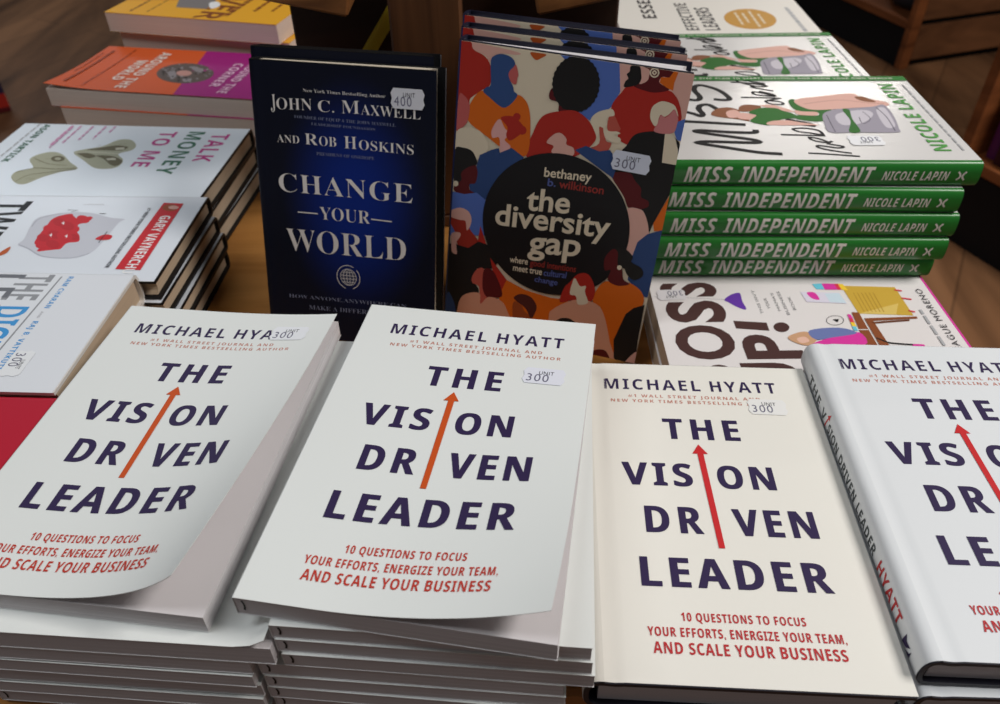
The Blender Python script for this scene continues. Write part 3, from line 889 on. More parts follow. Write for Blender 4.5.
  ('bar','tpinkl',[6.9,64.2,48.8,65.5],2.2),
  ('bar','tpinkl',[6.6,55.2,52.3,54.6],2.2),
  ('bar','tpinkl',[8.5,49.9,58.0,63.6],2.2),
  ('bar','ggrey',[1.8,14.2,86.9,20.8],1.5),
 ],
 'W': [
  ('t','ink','TWELVE','sb',12.3,132.5,32.4,36,1.0),
  ('s','wsplash',[54.4,86.2,40.0,86.1,31.5,104.8,31.1,127.4,38.8,149.0,41.2,162.7,47.8,159.8,78.0,158.7,94.7,155.3,101.9,142.8,100.1,118.3,88.8,100.8,83.0,89.8,74.5,90.8]),
  ('k','wsplashd',0.9,[83.0,91.1,88.8,102.1,99.7,119.4,101.5,142.6,94.3,155.1]),
  ('k','wsplashd',0.8,[54.4,87.6,41.3,88.2,32.4,103.8]),
  ('s','wred',[81.5,103.2,69.3,100.5,54.1,100.0,43.7,99.2,37.0,103.1,33.3,112.7,40.7,118.9,37.3,130.1,40.4,134.0,47.0,131.6,51.0,126.4,61.2,129.6,68.6,135.3,77.2,138.2,79.8,129.9,88.2,128.5,89.5,125.1,90.8,119.1,92.1,110.4,82.6,111.1]),
  ('p','wred',[41.2,120.0,39.9,119.0,38.6,117.9,37.5,116.6,36.6,115.2,35.9,113.8,35.5,112.4,35.4,111.2,35.6,110.2,36.0,109.4,36.7,108.9,37.7,108.7,38.8,108.8,40.1,109.2,41.4,109.9,42.7,110.9,43.9,112.0,45.0,113.4,45.9,114.7,46.6,116.1,47.0,117.5,47.2,118.7,47.0,119.7,46.5,120.5,45.8,121.0,44.9,121.2,43.7,121.1,42.5,120.7]),
  ('p','wred2',[47.4,113.8,45.9,112.8,44.6,111.5,43.4,110.0,42.3,108.5,41.6,106.9,41.1,105.5,41.0,104.1,41.2,103.0,41.7,102.1,42.5,101.6,43.5,101.4,44.8,101.5,46.1,102.0,47.6,102.7,49.0,103.8,50.4,105.1,51.6,106.5,52.6,108.1,53.3,109.6,53.8,111.1,53.9,112.5,53.7,113.6,53.2,114.4,52.4,115.0,51.4,115.2,50.2,115.1,48.8,114.6]),
  ('p','wred',[58.5,111.0,57.0,109.9,55.7,108.5,54.4,107.0,53.4,105.4,52.6,103.8,52.2,102.3,52.0,100.9,52.2,99.7,52.7,98.8,53.5,98.3,54.6,98.0,55.9,98.2,57.3,98.7,58.7,99.5,60.2,100.6,61.6,101.9,62.8,103.5,63.9,105.1,64.6,106.7,65.1,108.2,65.2,109.6,65.0,110.8,64.5,111.7,63.7,112.2,62.7,112.4,61.4,112.3,60.0,111.8]),
  ('p','wred2',[72.1,111.2,70.8,110.2,69.6,109.0,68.5,107.6,67.6,106.2,66.9,104.8,66.5,103.4,66.4,102.2,66.6,101.1,67.0,100.3,67.7,99.8,68.6,99.6,69.8,99.7,71.0,100.2,72.3,100.9,73.6,101.9,74.8,103.1,75.9,104.4,76.8,105.9,77.4,107.3,77.8,108.7,78.0,109.9,77.8,110.9,77.3,111.7,76.6,112.2,75.7,112.4,74.6,112.3,73.4,111.9]),
  ('p','wred',[84.2,113.5,83.2,112.7,82.3,111.8,81.5,110.8,80.8,109.7,80.3,108.6,80.0,107.5,79.9,106.5,80.0,105.7,80.3,105.1,80.9,104.7,81.6,104.5,82.4,104.6,83.4,105.0,84.4,105.5,85.4,106.3,86.3,107.2,87.1,108.3,87.8,109.4,88.3,110.5,88.6,111.5,88.7,112.5,88.6,113.3,88.3,113.9,87.7,114.3,87.0,114.5,86.1,114.4,85.2,114.1]),
  ('p','wred2',[81.6,124.3,80.2,123.3,78.9,122.0,77.7,120.5,76.7,119.0,76.0,117.4,75.6,116.0,75.4,114.6,75.6,113.5,76.1,112.6,76.9,112.0,77.9,111.8,79.1,111.9,80.4,112.4,81.8,113.1,83.2,114.2,84.5,115.5,85.7,116.9,86.7,118.5,87.4,120.0,87.8,121.5,88.0,122.9,87.8,124.0,87.3,124.9,86.5,125.4,85.5,125.7,84.3,125.6,83.0,125.1]),
  ('p','wred',[56.6,129.9,55.1,128.8,53.7,127.5,52.5,126.0,51.5,124.4,50.7,122.8,50.2,121.3,50.1,119.9,50.3,118.8,50.8,117.8,51.6,117.3,52.7,117.0,53.9,117.1,55.4,117.6,56.8,118.4,58.3,119.4,59.7,120.8,60.9,122.2,62.0,123.8,62.7,125.4,63.2,126.9,63.4,128.3,63.2,129.5,62.7,130.4,61.8,131.0,60.8,131.2,59.5,131.1,58.1,130.7]),
  ('p','wred2',[70.6,136.3,69.5,135.5,68.5,134.5,67.6,133.4,66.8,132.3,66.2,131.1,65.9,129.9,65.8,128.9,65.9,128.0,66.3,127.3,66.9,126.9,67.7,126.7,68.6,126.8,69.7,127.1,70.8,127.7,71.8,128.5,72.9,129.4,73.8,130.5,74.5,131.7,75.1,132.9,75.4,134.0,75.5,135.1,75.4,136.0,75.0,136.6,74.4,137.1,73.6,137.3,72.7,137.2,71.7,136.9]),
  ('p','wred',[42.0,132.2,40.6,131.1,39.2,129.9,38.0,128.4,36.9,126.9,36.2,125.4,35.7,123.9,35.6,122.5,35.8,121.4,36.3,120.5,37.1,120.0,38.1,119.7,39.4,119.8,40.8,120.3,42.2,121.0,43.7,122.1,45.0,123.3,46.3,124.8,47.3,126.3,48.0,127.8,48.5,129.3,48.6,130.6,48.5,131.8,47.9,132.6,47.1,133.2,46.1,133.5,44.8,133.4,43.5,132.9]),
  ('p','wred2',[66.9,118.8,65.5,117.7,64.1,116.4,62.9,114.9,61.9,113.4,61.2,111.8,60.7,110.3,60.6,108.9,60.8,107.7,61.3,106.8,62.1,106.3,63.1,106.0,64.4,106.2,65.7,106.6,67.2,107.4,68.6,108.5,70.0,109.8,71.2,111.3,72.2,112.9,72.9,114.5,73.4,116.0,73.5,117.4,73.4,118.5,72.8,119.4,72.1,120.0,71.0,120.2,69.8,120.1,68.4,119.6]),
  ('p','wred',[69.2,129.4,67.6,128.2,66.0,126.7,64.7,125.1,63.5,123.3,62.7,121.5,62.1,119.8,62.0,118.2,62.2,116.9,62.8,115.9,63.7,115.2,64.9,114.9,66.3,115.0,67.8,115.6,69.5,116.5,71.1,117.7,72.7,119.2,74.1,120.8,75.2,122.6,76.1,124.4,76.6,126.1,76.7,127.7,76.5,129.0,75.9,130.0,75.0,130.7,73.9,131.0,72.4,130.8,70.9,130.3]),
  ('p','wred2',[53.1,123.7,51.6,122.6,50.1,121.2,48.8,119.6,47.7,118.0,46.9,116.3,46.4,114.7,46.2,113.2,46.4,112.0,47.0,111.0,47.8,110.4,49.0,110.2,50.3,110.3,51.8,110.8,53.4,111.6,54.9,112.8,56.4,114.2,57.7,115.7,58.8,117.4,59.6,119.1,60.1,120.7,60.3,122.2,60.1,123.4,59.5,124.3,58.7,125.0,57.5,125.2,56.2,125.1,54.7,124.6]),
  ('p','wwhite',[48.7,110.4,47.9,111.7,45.3,111.3,48.9,113.2,52.0,113.8,49.7,112.1]),
  ('p','wwhite',[67.9,108.9,67.1,110.1,64.6,109.8,68.1,111.6,71.1,112.2,68.9,110.6]),
  ('p','wwhite',[69.4,122.8,68.6,124.1,66.1,123.8,69.6,125.5,72.5,126.0,70.3,124.5]),
  ('s','wred',[73.3,150.6,66.5,155.2,67.6,162.5,73.0,163.4,74.8,158.7]),
  ('l','ink',0.7,[61.9,156.0,78.5,156.0]),
  ('l','ink',0.6,[26.9,106.2,27.3,115.7,30.1,111.2]),
  ('l','ink',0.9,[32.8,137.3,32.7,142.3]),
  ('l','ggrey',0.5,[17.6,116.4,17.2,134.3]),
  ('s','rust',[98.6,80.6,89.1,83.5,86.7,86.0,95.0,87.3,99.7,83.8]),
  ('p','wred',[13.3,186.6,14.3,204.7,117.5,206.0,116.5,185.5]),
  ('p','umber',[21.6,202.4,20.3,201.7,19.0,200.8,18.0,199.6,17.1,198.1,16.4,196.6,16.0,195.0,15.9,193.4,16.0,191.9,16.5,190.6,17.2,189.5,18.2,188.7,19.3,188.3,20.5,188.3,21.8,188.5,23.1,189.2,24.3,190.1,25.4,191.4,26.3,192.8,27.0,194.3,27.4,196.0,27.5,197.5,27.3,199.0,26.9,200.3,26.2,201.4,25.2,202.2,24.1,202.6,22.9,202.7]),
  ('p','pink',[21.1,202.9,20.4,202.5,19.7,202.0,19.2,201.2,18.7,200.3,18.3,199.3,18.1,198.2,18.1,197.2,18.2,196.2,18.4,195.3,18.8,194.5,19.3,194.0,19.9,193.7,20.6,193.5,21.3,193.7,22.0,194.0,22.6,194.6,23.2,195.4,23.7,196.3,24.0,197.3,24.2,198.3,24.3,199.4,24.2,200.4,24.0,201.3,23.6,202.0,23.1,202.6,22.5,202.9,21.8,203.0]),
  ('t','wwhite','GARY VAYNERCHUK','sb',35.4,129.4,192.6,9.1,1.0),
  ('t','wgrey','#1 NEW YORK TIMES BESTSELLING AUTHOR','sb',22.5,114.9,176.1,3.5,1.0),
 ],
 'E': [
  ('t','egrey','THE','sb',4.5,36.9,148.8,26.4,1.0),
  ('t','eblue','DIGITAL','sb',44.7,130.9,152.3,23.3,1.0),
  ('t','egreyd','LEADER','sb',4.8,116.3,125.4,27.4,1.0),
  ('l','egrey',1.3,[6.9,180.7,92.5,178.8,127.3,177.8]),
  ('t','eblue','RAM CHARAN','sb',6.4,45.9,186.3,4.1,1.15),
  ('t','egreyl','AND','sb',49.7,57.6,186.4,1.9,1.0),
  ('t','eblue','RAJ B. VATTIKUTI','sb',61.3,112.2,186.2,4.0,1.15),
 ],
 'R': [
  ('p','rmag',[-15.0,127.5,-23.9,246.2,140.2,306.8,155.3,162.2,143.2,156.0]),
  ('p','rdisc',[66.2,169.8,59.7,165.7,53.8,160.1,48.9,153.4,45.1,145.9,42.7,138.0,41.8,130.0,42.3,122.4,44.4,115.5,47.9,109.7,52.6,105.3,58.2,102.5,64.6,101.5,71.4,102.2,78.1,104.7,84.6,108.9,90.5,114.4,95.4,121.1,99.2,128.6,101.6,136.5,102.6,144.5,102.0,152.1,99.9,159.0,96.5,164.8,91.8,169.2,86.1,172.0,79.7,173.0,73.0,172.3]),
  ('p','rdisc2',[71.1,144.9,69.3,143.8,67.6,142.2,66.2,140.4,65.1,138.3,64.3,136.1,64.0,133.9,64.1,131.9,64.6,130.0,65.4,128.4,66.7,127.2,68.2,126.4,69.9,126.2,71.7,126.4,73.6,127.1,75.4,128.2,77.1,129.7,78.5,131.6,79.6,133.7,80.4,135.8,80.7,138.0,80.6,140.1,80.1,142.0,79.3,143.6,78.0,144.8,76.5,145.5,74.8,145.8,73.0,145.6]),
  ('s','rdisc3',[73.8,116.2,66.4,120.6,81.8,131.2,91.7,130.9]),
  ('s','rdisc3',[50.5,134.8,55.2,150.9,68.2,155.8,63.1,143.7]),
  ('s','rdisc3',[89.9,143.4,87.3,152.9,96.2,154.6,97.7,148.6]),
  ('p','rdisc4',[91.4,147.1,89.4,147.6,91.0,150.0,93.0,149.4]),
  ('p','rdisc3',[62.1,110.3,60.6,110.7,61.8,112.6,63.3,112.2]),
  ('p','rdisc3',[70.4,165.0,68.5,165.6,70.0,167.7,71.9,167.2]),
  ('p','rdisc4',[98.7,152.0,96.6,152.7,98.3,155.2,100.4,154.6]),
  ('p','rdisc3',[54.8,138.5,52.2,139.2,54.3,142.2,56.9,141.5]),
  ('p','rdisc3',[87.4,157.6,84.6,158.4,86.9,161.8,89.7,160.9]),
  ('p','rdisc4',[72.8,107.5,70.2,108.2,72.3,111.3,74.8,110.6]),
  ('p','rdisc3',[78.0,164.4,75.6,165.1,77.5,167.9,79.9,167.2]),
  ('p','rdisc3',[83.1,136.3,80.2,137.1,82.5,140.6,85.4,139.7]),
  ('p','rdisc4',[79.9,111.6,77.0,112.4,79.3,115.9,82.3,115.1]),
  ('p','rdisc3',[47.2,115.8,45.0,116.4,46.7,118.9,48.9,118.4]),
  ('p','rdisc3',[54.3,132.9,51.1,133.8,53.6,137.4,56.8,136.6]),
  ('p','rdisc4',[62.7,141.8,61.0,142.3,62.3,144.2,64.0,143.8]),
  ('p','rdisc3',[97.3,154.8,95.2,155.4,96.9,157.9,99.0,157.2]),
  ('p','rdisc3',[63.0,117.6,60.7,118.2,62.6,121.0,64.9,120.3]),
  ('p','rdisc4',[85.0,126.9,82.6,127.6,84.5,130.4,86.9,129.8]),
  ('p','rdisc3',[62.9,102.9,60.2,103.5,62.3,106.7,65.0,106.0]),
  ('p','rdisc3',[57.9,155.6,54.6,156.5,57.2,160.2,60.4,159.2]),
  ('p','rdisc4',[61.9,122.2,58.9,123.0,61.3,126.5,64.3,125.7]),
  ('p','rdisc3',[62.5,161.6,60.1,162.4,62.1,165.1,64.5,164.4]),
  ('p','rdisc3',[59.3,124.7,56.4,125.5,58.7,128.9,61.7,128.2]),
  ('p','rdisc4',[67.7,117.2,66.2,117.6,67.4,119.4,69.0,119.0]),
  ('p','rdisc3',[47.4,144.4,45.7,144.9,47.0,146.7,48.7,146.3]),
  ('p','rdisc3',[54.7,134.0,53.0,134.4,54.4,136.4,56.1,136.0]),
  ('p','rdisc4',[95.7,139.1,92.9,139.9,95.1,143.3,98.0,142.4]),
  ('p','rdisc3',[74.8,161.8,73.3,162.3,74.5,164.0,75.9,163.5]),
  ('p','rdisc3',[57.1,123.5,54.1,124.3,56.5,127.9,59.6,127.1]),
  ('p','rdisc4',[67.1,155.3,63.9,156.3,66.5,159.9,69.6,159.0]),
  ('p','rdisc3',[83.7,136.0,81.3,136.7,83.2,139.6,85.6,138.9]),
  ('p','rdisc3',[72.9,152.2,70.8,152.9,72.4,155.3,74.6,154.7]),
  ('p','rdisc4',[65.6,120.6,64.1,121.0,65.3,122.8,66.8,122.4]),
  ('p','rdisc3',[59.1,141.3,55.9,142.2,58.4,145.9,61.6,145.0]),
  ('p','rdisc3',[60.0,145.9,57.7,146.5,59.5,149.1,61.8,148.5]),
  ('p','rdisc4',[73.2,109.8,70.7,110.5,72.7,113.4,75.1,112.8]),
  ('p','rdisc3',[68.0,108.7,64.9,109.5,67.4,113.2,70.4,112.4]),
  ('p','rdisc3',[74.5,114.7,71.8,115.4,74.0,118.6,76.6,117.9]),
  ('p','rdisc4',[87.5,143.9,84.4,144.8,86.8,148.4,89.9,147.5]),
  ('p','rdisc3',[72.9,112.5,71.4,112.9,72.6,114.6,74.0,114.2]),
  ('p','rdisc3',[85.3,121.6,83.9,121.9,85.0,123.6,86.5,123.2]),
  ('p','rdisc4',[60.6,110.7,59.1,111.1,60.3,113.0,61.9,112.6]),
  ('p','rdisc3',[61.2,114.0,58.6,114.7,60.7,117.8,63.4,117.1]),
  ('p','rdisc3',[92.3,129.0,89.7,129.7,91.8,132.8,94.4,132.1]),
  ('p','rdisc4',[72.2,148.8,69.6,149.6,71.7,152.6,74.2,151.8]),
  ('p','rdisc3',[66.8,150.2,64.5,150.8,66.3,153.4,68.5,152.8]),
  ('p','rdisc3',[65.8,116.3,63.7,116.8,65.4,119.3,67.4,118.7]),
  ('p','rdisc4',[88.6,135.9,86.2,136.5,88.1,139.4,90.5,138.7]),
  ('t','rwhite','AROUND THE','sb',14.2,126.8,79.6,13.6,1.1),
  ('t','rwhite','WORLD','sb',41.6,104.5,62.5,13.3,1.1),
  ('t','rwhite2','CORNER','sb',36.0,107.8,183.3,11.4,1.1),
  ('t','rwhite2','AROUND THE','sb',22.4,124.9,200.2,11.7,1.1),
  ('bar','rbrown',[16.5,12.2,120.6,19.9],4),
  ('bar','rbrown',[25.4,2.7,88.7,11.1],1.8),
  ('bar','rbrown',[9.4,35.5,127.5,47.2],1.6),
 ],
 'Y': [
  ('t','ybrown','EVER','sb',28.9,138.5,119.5,33.0,1.0),
  ('bar','ybrown',[9.7,138.8,124.2,174.5],7),
  ('bar','ybrown',[24.8,170.5,99.4,195.6],5),
  ('bar','ybrown',[49.9,199.4,96.4,210.2],4),
  ('p','ygrey',[58.5,57.6,48.3,107.2,77.1,116.2,103.8,119.5,104.6,78.3]),
  ('s','wwhite',[80.1,111.2,74.3,119.8,89.0,130.2,100.8,124.5]),
  ('bar','ybrown',[85.0,28.7,131.6,31.4],3.5),
  ('bar','ybrown',[80.0,53.2,129.3,51.7],2),
 ],
 'O': [
  ('t','obrown','S','bx',90.8,111.1,178.6,43.9,1.0),
  ('t','obrown','S','bx',57.0,85.8,177.7,44.7,1.0),
  ('t','obrown','O','bx',12.6,53.7,179.2,42.7,1.0),
  ('t','obrown','B','bx',-31.9,6.9,184.2,41.5,1.0),
  ('t','obrown','P','bx',12.3,41.2,130.2,41.7,1.0),
  ('t','obrown','U','bx',-25.4,8.2,139.0,39.9,1.0),
  ('p','obrown',[58.7,171.7,55.7,146.2,45.5,146.6,49.0,171.8]),
  ('p','obrown',[49.2,130.1,50.6,129.9,51.9,130.0,53.1,130.4,54.2,131.1,55.0,132.0,55.6,133.1,55.9,134.4,55.8,135.8,55.5,137.2,54.9,138.6,54.0,139.8,52.9,140.8,51.7,141.6,50.4,142.2,49.0,142.4,47.7,142.3,46.5,141.9,45.4,141.2,44.6,140.3,44.0,139.1,43.7,137.9,43.7,136.5,44.1,135.1,44.7,133.7,45.6,132.5,46.6,131.5,47.9,130.7]),
  ('s','opurple',[86.2,172.5,93.0,165.8,95.3,157.9,84.2,158.4,72.9,157.9,76.6,164.6,83.2,170.3]),
  ('l','ggrey',0.4,[91.9,228.8,89.2,196.9,86.5,172.5]),
  ('t','ogrey',"THIS ISN'T",'bf',67.2,98.8,145.2,2.4,1.0),
  ('t','ogrey','YOUR','bf',73.4,88.0,138.0,2.4,1.0),
  ('t','ogrey',"MAMA'S",'bf',70.4,94.7,130.6,2.4,1.0),
  ('t','ogrey','BUSINESS','bf',65.1,96.6,124.9,2.4,1.0),
  ('t','ogrey','BOOK','bf',71.3,89.5,118.1,2.4,1.0),
  ('p','ogold',[103.6,71.7,100.6,27.9,62.4,27.9,65.6,70.2]),
  ('p','ogoldl',[65.6,70.2,78.4,33.7,63.4,41.3]),
  ('l','ogoldd',0.7,[93.3,64.8,67.9,65.1]),
  ('l','ogoldd',0.7,[93.3,61.6,67.8,62.0]),
  ('l','ogoldd',0.7,[93.2,58.3,67.7,58.8]),
  ('l','ogoldd',0.7,[93.1,55.1,67.7,55.7]),
  ('l','ogoldd',0.7,[93.1,51.9,67.6,52.6]),
  ('l','ogoldd',0.7,[93.0,48.7,67.5,49.5]),
  ('p','ocyan',[106.2,94.8,107.0,86.7,98.8,86.7,99.0,93.3]),
  ('p','omag',[107.0,86.7,106.3,76.8,97.8,75.9,98.3,86.8]),
  ('p','ored',[106.3,76.8,106.2,73.5,97.8,72.9,97.8,75.9]),
  ('p','oyel',[106.2,73.5,105.6,69.5,96.9,68.0,97.5,73.0]),
  ('p','opale',[95.5,107.8,93.6,76.5,78.8,75.0,81.9,106.7]),
  ('s','omag',[94.2,103.0,94.0,96.4,84.6,95.4,86.2,101.0]),
  ('p','opale2',[92.6,88.7,93.1,76.7,79.3,75.2,81.0,88.1]),
  ('l','ink',0.4,[57.1,85.1,58.5,84.8,59.8,84.9,61.0,85.4,62.0,86.2,62.7,87.4,63.1,88.7,63.2,90.3,63.0,91.9,62.5,93.5,61.7,95.1,60.7,96.4,59.5,97.5,58.1,98.3,56.7,98.8,55.4,98.9,54.1,98.6,53.0,97.9,52.2,97.0,51.6,95.7,51.3,94.2,51.4,92.6,51.8,91.0,52.4,89.4,53.3,88.0,54.5,86.7,55.8,85.8,57.1,85.1]),
  ('p','ink',[58.5,93.3,58.8,88.2,54.7,90.7]),
  ('p','owood',[67.4,75.3,66.8,69.8,26.2,69.9,26.0,78.9]),
  ('l','white',0.7,[45.3,78.8,45.1,70.5]),
  ('p','owood',[59.3,68.2,60.8,26.2,58.2,26.3,56.0,62.3,26.0,61.1,26.2,68.4]),
  ('p','owoodd',[54.4,65.0,57.2,33.6,55.4,33.6,52.4,63.0]),
  ('k','ink',1.6,[34.7,67.4,29.6,61.1,27.8,53.6,26.0,39.4]),
  ('s','omag',[26.9,42.4,26.4,35.1,24.3,35.7,24.4,43.4]),
  ('s','ohair',[36.5,135.1,41.8,127.3,43.2,118.5,36.1,112.4,27.2,120.7,29.5,129.6]),
  ('s','oskin',[35.3,128.5,37.3,121.7,31.9,119.9,29.9,126.7]),
  ('s','omag',[36.9,99.8,41.9,78.6,26.0,80.2,26.8,119.5]),
  ('s','odenim',[44.9,115.9,47.8,92.0,40.9,80.4,36.2,100.0,33.9,114.5]),
  ('p','omag',[64.7,79.8,64.1,77.2,58.6,77.0,59.1,80.2]),
  ('p','ored',[59.6,80.3,59.1,77.7,53.6,77.5,54.1,80.7]),
  ('p','oyel',[54.5,80.8,54.0,78.1,48.6,77.9,49.1,81.1]),
  ('p','ocyan',[49.6,81.2,49.1,78.6,43.7,78.4,44.2,81.6]),
  ('l','ored',1.6,[96.3,29.6,95.0,24.8]),
  ('l','ored',1.6,[85.1,28.1,83.3,21.6]),
  ('l','ored',1.6,[68.3,29.1,66.6,25.5]),
  ('t','odark','TEAGUE MORENO','bf',12.9,97.1,8.0,5.0,1.15),
  ('bar','ggrey',[24.6,18.9,69.3,20.8],2.2),
 ],
 'L': [
  ('t','ldark','EFFECTIVE','sb',23.9,123.0,137.0,15.2,1.0),
  ('t','ldark','LEADERS','sb',23.4,105.0,113.0,17.6,1.0),
  ('t','ldark','ESSES','sb',66.7,155.3,179.9,16.5,1.0),
  ('p','lgold',[56.2,41.2,64.4,40.0,72.5,40.4,80.0,42.4,86.7,45.7,92.2,50.3,96.2,55.9,98.5,62.3,99.0,69.1,97.6,76.0,94.5,82.6,89.8,88.6,83.7,93.7,76.6,97.7,68.7,100.3,60.6,101.5,52.5,101.0,44.9,99.1,38.3,95.8,32.8,91.2,28.8,85.5,26.5,79.2,26.0,72.4,27.3,65.5,30.4,58.9,35.2,52.9,41.2,47.8,48.4,43.8]),
  ('bar','cream',[85.9,83.4,40.5,84.1],3),
  ('bar','cream',[82.7,74.6,48.6,75.8],3),
  ('bar','cream',[90.2,65.2,33.6,66.6],3),
  ('bar','cream',[79.4,57.3,45.4,57.2],3),
  ('bar','ggrey',[17.7,17.4,103.5,17.7],5),
  ('bar','ggrey',[139.3,54.7,141.8,54.7],5),
 ],
}

# ================================================================== the setting
M_floor = wood_mat('floor_wood', (84, 56, 36), (150, 106, 72), (5, .9, 5), 0.5, planks=(0.8, -1.05))
M_table = wood_mat('table_wood', (150, 98, 44), (196, 138, 74), (2.5, 26, 26), 0.4)
M_rack = wood_mat('rack_wood', (96, 58, 30), (160, 104, 58), (14, 2.2, 60), 0.5)
M_rackshaded = wood_mat('rack_wood_shaded', (74, 46, 28), (112, 72, 44), (60, 60, 2.5), 0.5)  # rack wood darkened: the shadow on the post is put into its colour
M_rackshade = wood_mat('rack_shade_board_wood', (40, 24, 15), (62, 38, 24), (3, 3, 20), 0.6)  # near-black wood standing in for the shade behind the rack
M_shop = wood_mat('shelf_wood', (104, 58, 30), (150, 88, 48), (3, 3, 16), 0.5)
M_slat = wood_mat('slatwall_wood', (92, 58, 36), (126, 82, 52), (4, 4, 12), 0.5)
M_black = mat('plinth_black', (20, 20, 22), 0.6, 0.2)
M_dark = mat('groove_black', (12, 11, 10), 0.9, 0.1)

mb = MB()
mb.box(-6, 7, -2.5, 7.5, -0.06, 0, M_floor)
fl = mb.build('floor')
fl['kind'] = 'structure'

M_wall = mat('shop_wall', (120, 104, 90), 0.8, 0.1)
for nm, bx in (('wall_back', (-6, 7, 7.5, 7.6)), ('wall_left', (-6.1, -6, -2.5, 7.6)), ('wall_right', (7, 7.1, -2.5, 7.6))):
    mb = MB()
    mb.box(*bx, 0, 3.2, M_wall)
    mb.build(nm)['kind'] = 'structure'

# display table
tb = thing('display_table', 'light wooden display table under all the piles of books', 'table', Matrix.Translation((-0.09, 0.62, 0)))
mb = MB()
mb.bbox(-0.44, 0.44, -0.411, 0.64, TABLE - 0.035, TABLE, M_table, 0.003)
mb.build('tabletop', tb)
mb = MB()
mb.box(-0.39, 0.39, -0.40, -0.375, TABLE - 0.115, TABLE - 0.035, M_table)
mb.box(-0.39, 0.39, 0.57, 0.595, TABLE - 0.115, TABLE - 0.035, M_table)
mb.box(-0.39, -0.365, -0.405, 0.57, TABLE - 0.115, TABLE - 0.035, M_table)
mb.box(0.365, 0.39, -0.405, 0.57, TABLE - 0.115, TABLE - 0.035, M_table)
mb.build('apron', tb)
for sx in (-1, 1):
    for y in (-0.405, 0.54):
        mb = MB()
        mb.bbox(sx * 0.37 - 0.03, sx * 0.37 + 0.03, y, y + 0.06, 0, TABLE - 0.035, M_table, 0.003)
        mb.build('leg', tb)


def gondola(name, label, P, a, e, length, depth):
    """shop shelving unit: black plinth, wooden shelf, end panel; P = floor corner, a = along the front, e = into the unit"""
    a, e = Vector((*a, 0)).normalized(), Vector((*e, 0)).normalized()
    M = Matrix((a, e, a.cross(e))).transposed().to_4x4()
    M.translation = (*P, 0)
    return thing(name, label, 'shelf', M)


# near unit on the right
g1 = gondola('shelving_unit', 'brown wooden shop shelf with black plinth at the right edge, holding books', (1.21, 1.9), (0.38, -0.92), (0.92, 0.38), 1.3, 0.36)
mb = MB(); mb.box(0.03, 1.4, 0.0, 0.36, 0, 0.205, M_black); mb.build('plinth', g1)
mb = MB(); mb.bbox(0.03, 1.4, -0.012, 0.36, 0.205, 0.235, M_shop, 0.002); mb.build('shelf_board', g1)
mb = MB(); mb.bbox(0.0, 0.03, -0.012, 0.36, 0, 1.35, M_shop, 0.002); mb.build('end_panel', g1)
mb = MB(); mb.box(0.03, 1.4, 0.345, 0.36, 0.235, 1.35, M_shop); mb.build('back_panel', g1)
gm1 = g1.matrix_world.copy()
# far unit
g2 = gondola('shelving_unit', 'wooden shop shelf end with dark horizontal slats, far back on the right', (1.59, 3.065), (0.31, -0.95), (0.95, 0.31), 1.6, 0.5)
mb = MB(); mb.box(-1.7, -0.03, 0.0, 0.6, 0, 0.150, M_black); mb.build('plinth', g2)
mb = MB(); mb.bbox(-1.7, -0.03, -0.012, 0.6, 0.150, 0.180, M_shop, 0.002); mb.build('shelf_board', g2)
mb = MB(); mb.bbox(-0.03, 0.0, -0.012, 0.03, 0, 1.4, M_shop, 0.002); mb.build('upright', g2)
mb = MB()
mb.box(-0.03, -0.012, 0.03, 0.95, 0.03, 1.4, M_dark)
for k in range(9):
    z0 = 0.035 + k * 0.15
    mb.box(-0.012, 0.0, 0.03, 0.95, z0, z0 + 0.128, M_slat)
mb.build('slat_panel', g2)
mb = MB(); mb.box(-1.7, -0.03, 0.585, 0.6, 0.180, 1.4, M_shop); mb.build('back_panel', g2)
gm2 = g2.matrix_world.copy()

# dark bag standing on the far shelf
mb = MB()
M_bag = mat('bag_dark', (46, 50, 56), 0.35, 0.5)
ring = []
for k, (z, r) in enumerate(((0, .085), (.03, .10), (.10, .105), (.17, .092), (.21, .07), (.225, .03))):
    ring.append([mb.vert(gm2 @ Vector((-0.17 + r * 1.25 * math.cos(a * PI / 8) * (1 + .05 * math.sin(3 * a)), 0.15 + r * math.sin(a * PI / 8), 0.1815 + z))) for a in range(16)])
for i in range(5):
    for a in range(16):
        mb.face((ring[i][a], ring[i][(a + 1) % 16], ring[i + 1][(a + 1) % 16], ring[i + 1][a]), M_bag, True)
mb.face(ring[0][::-1], M_bag); mb.face(ring[5], M_bag, True)
tag(mb.build('bag'), 'dark shiny bag on the far wooden shelf at the top right', 'bag')


def small_book(M, w, h, t, col, label, pages=(214, 206, 190), name='book', group=None):
    """simple standing book: cover wrap and page block"""
    b = Book(w, h, t, hard=True, bulge=0.002, groove=0)
    r = thing(name, label, 'book', M, group)
    m = mat('cloth_%d_%d_%d' % col, col, 0.5, 0.3)
    q = MB(); b.wrap(q, 0, h, 0, .002, m, m); q.build('cover', r)
    q = MB(); b.block(q, pages_mat('pages_%d_%d_%d' % pages, pages)); q.build('page_block', r)
    return r


for k, (d, col, lab) in enumerate(((0.05, (96, 36, 92), 'purple book standing on the right-hand shelf beside its wooden end panel'),
                                   (0.085, (60, 24, 30), 'dark red book standing on the right-hand shelf beside the purple one'),
                                   (0.125, (96, 116, 70), 'green book standing on the right-hand shelf, nearest the plinth front'))):
    # standing upright, spine to the aisle
    L = Matrix(((0, 0, 1, d), (1, 0, 0, 0.03 - 0.015 * k), (0, 1, 0, 0.237), (0, 0, 0, 1)))
    small_book(gm1 @ L, 0.15, 0.21 - .012 * k, 0.028, col, lab)

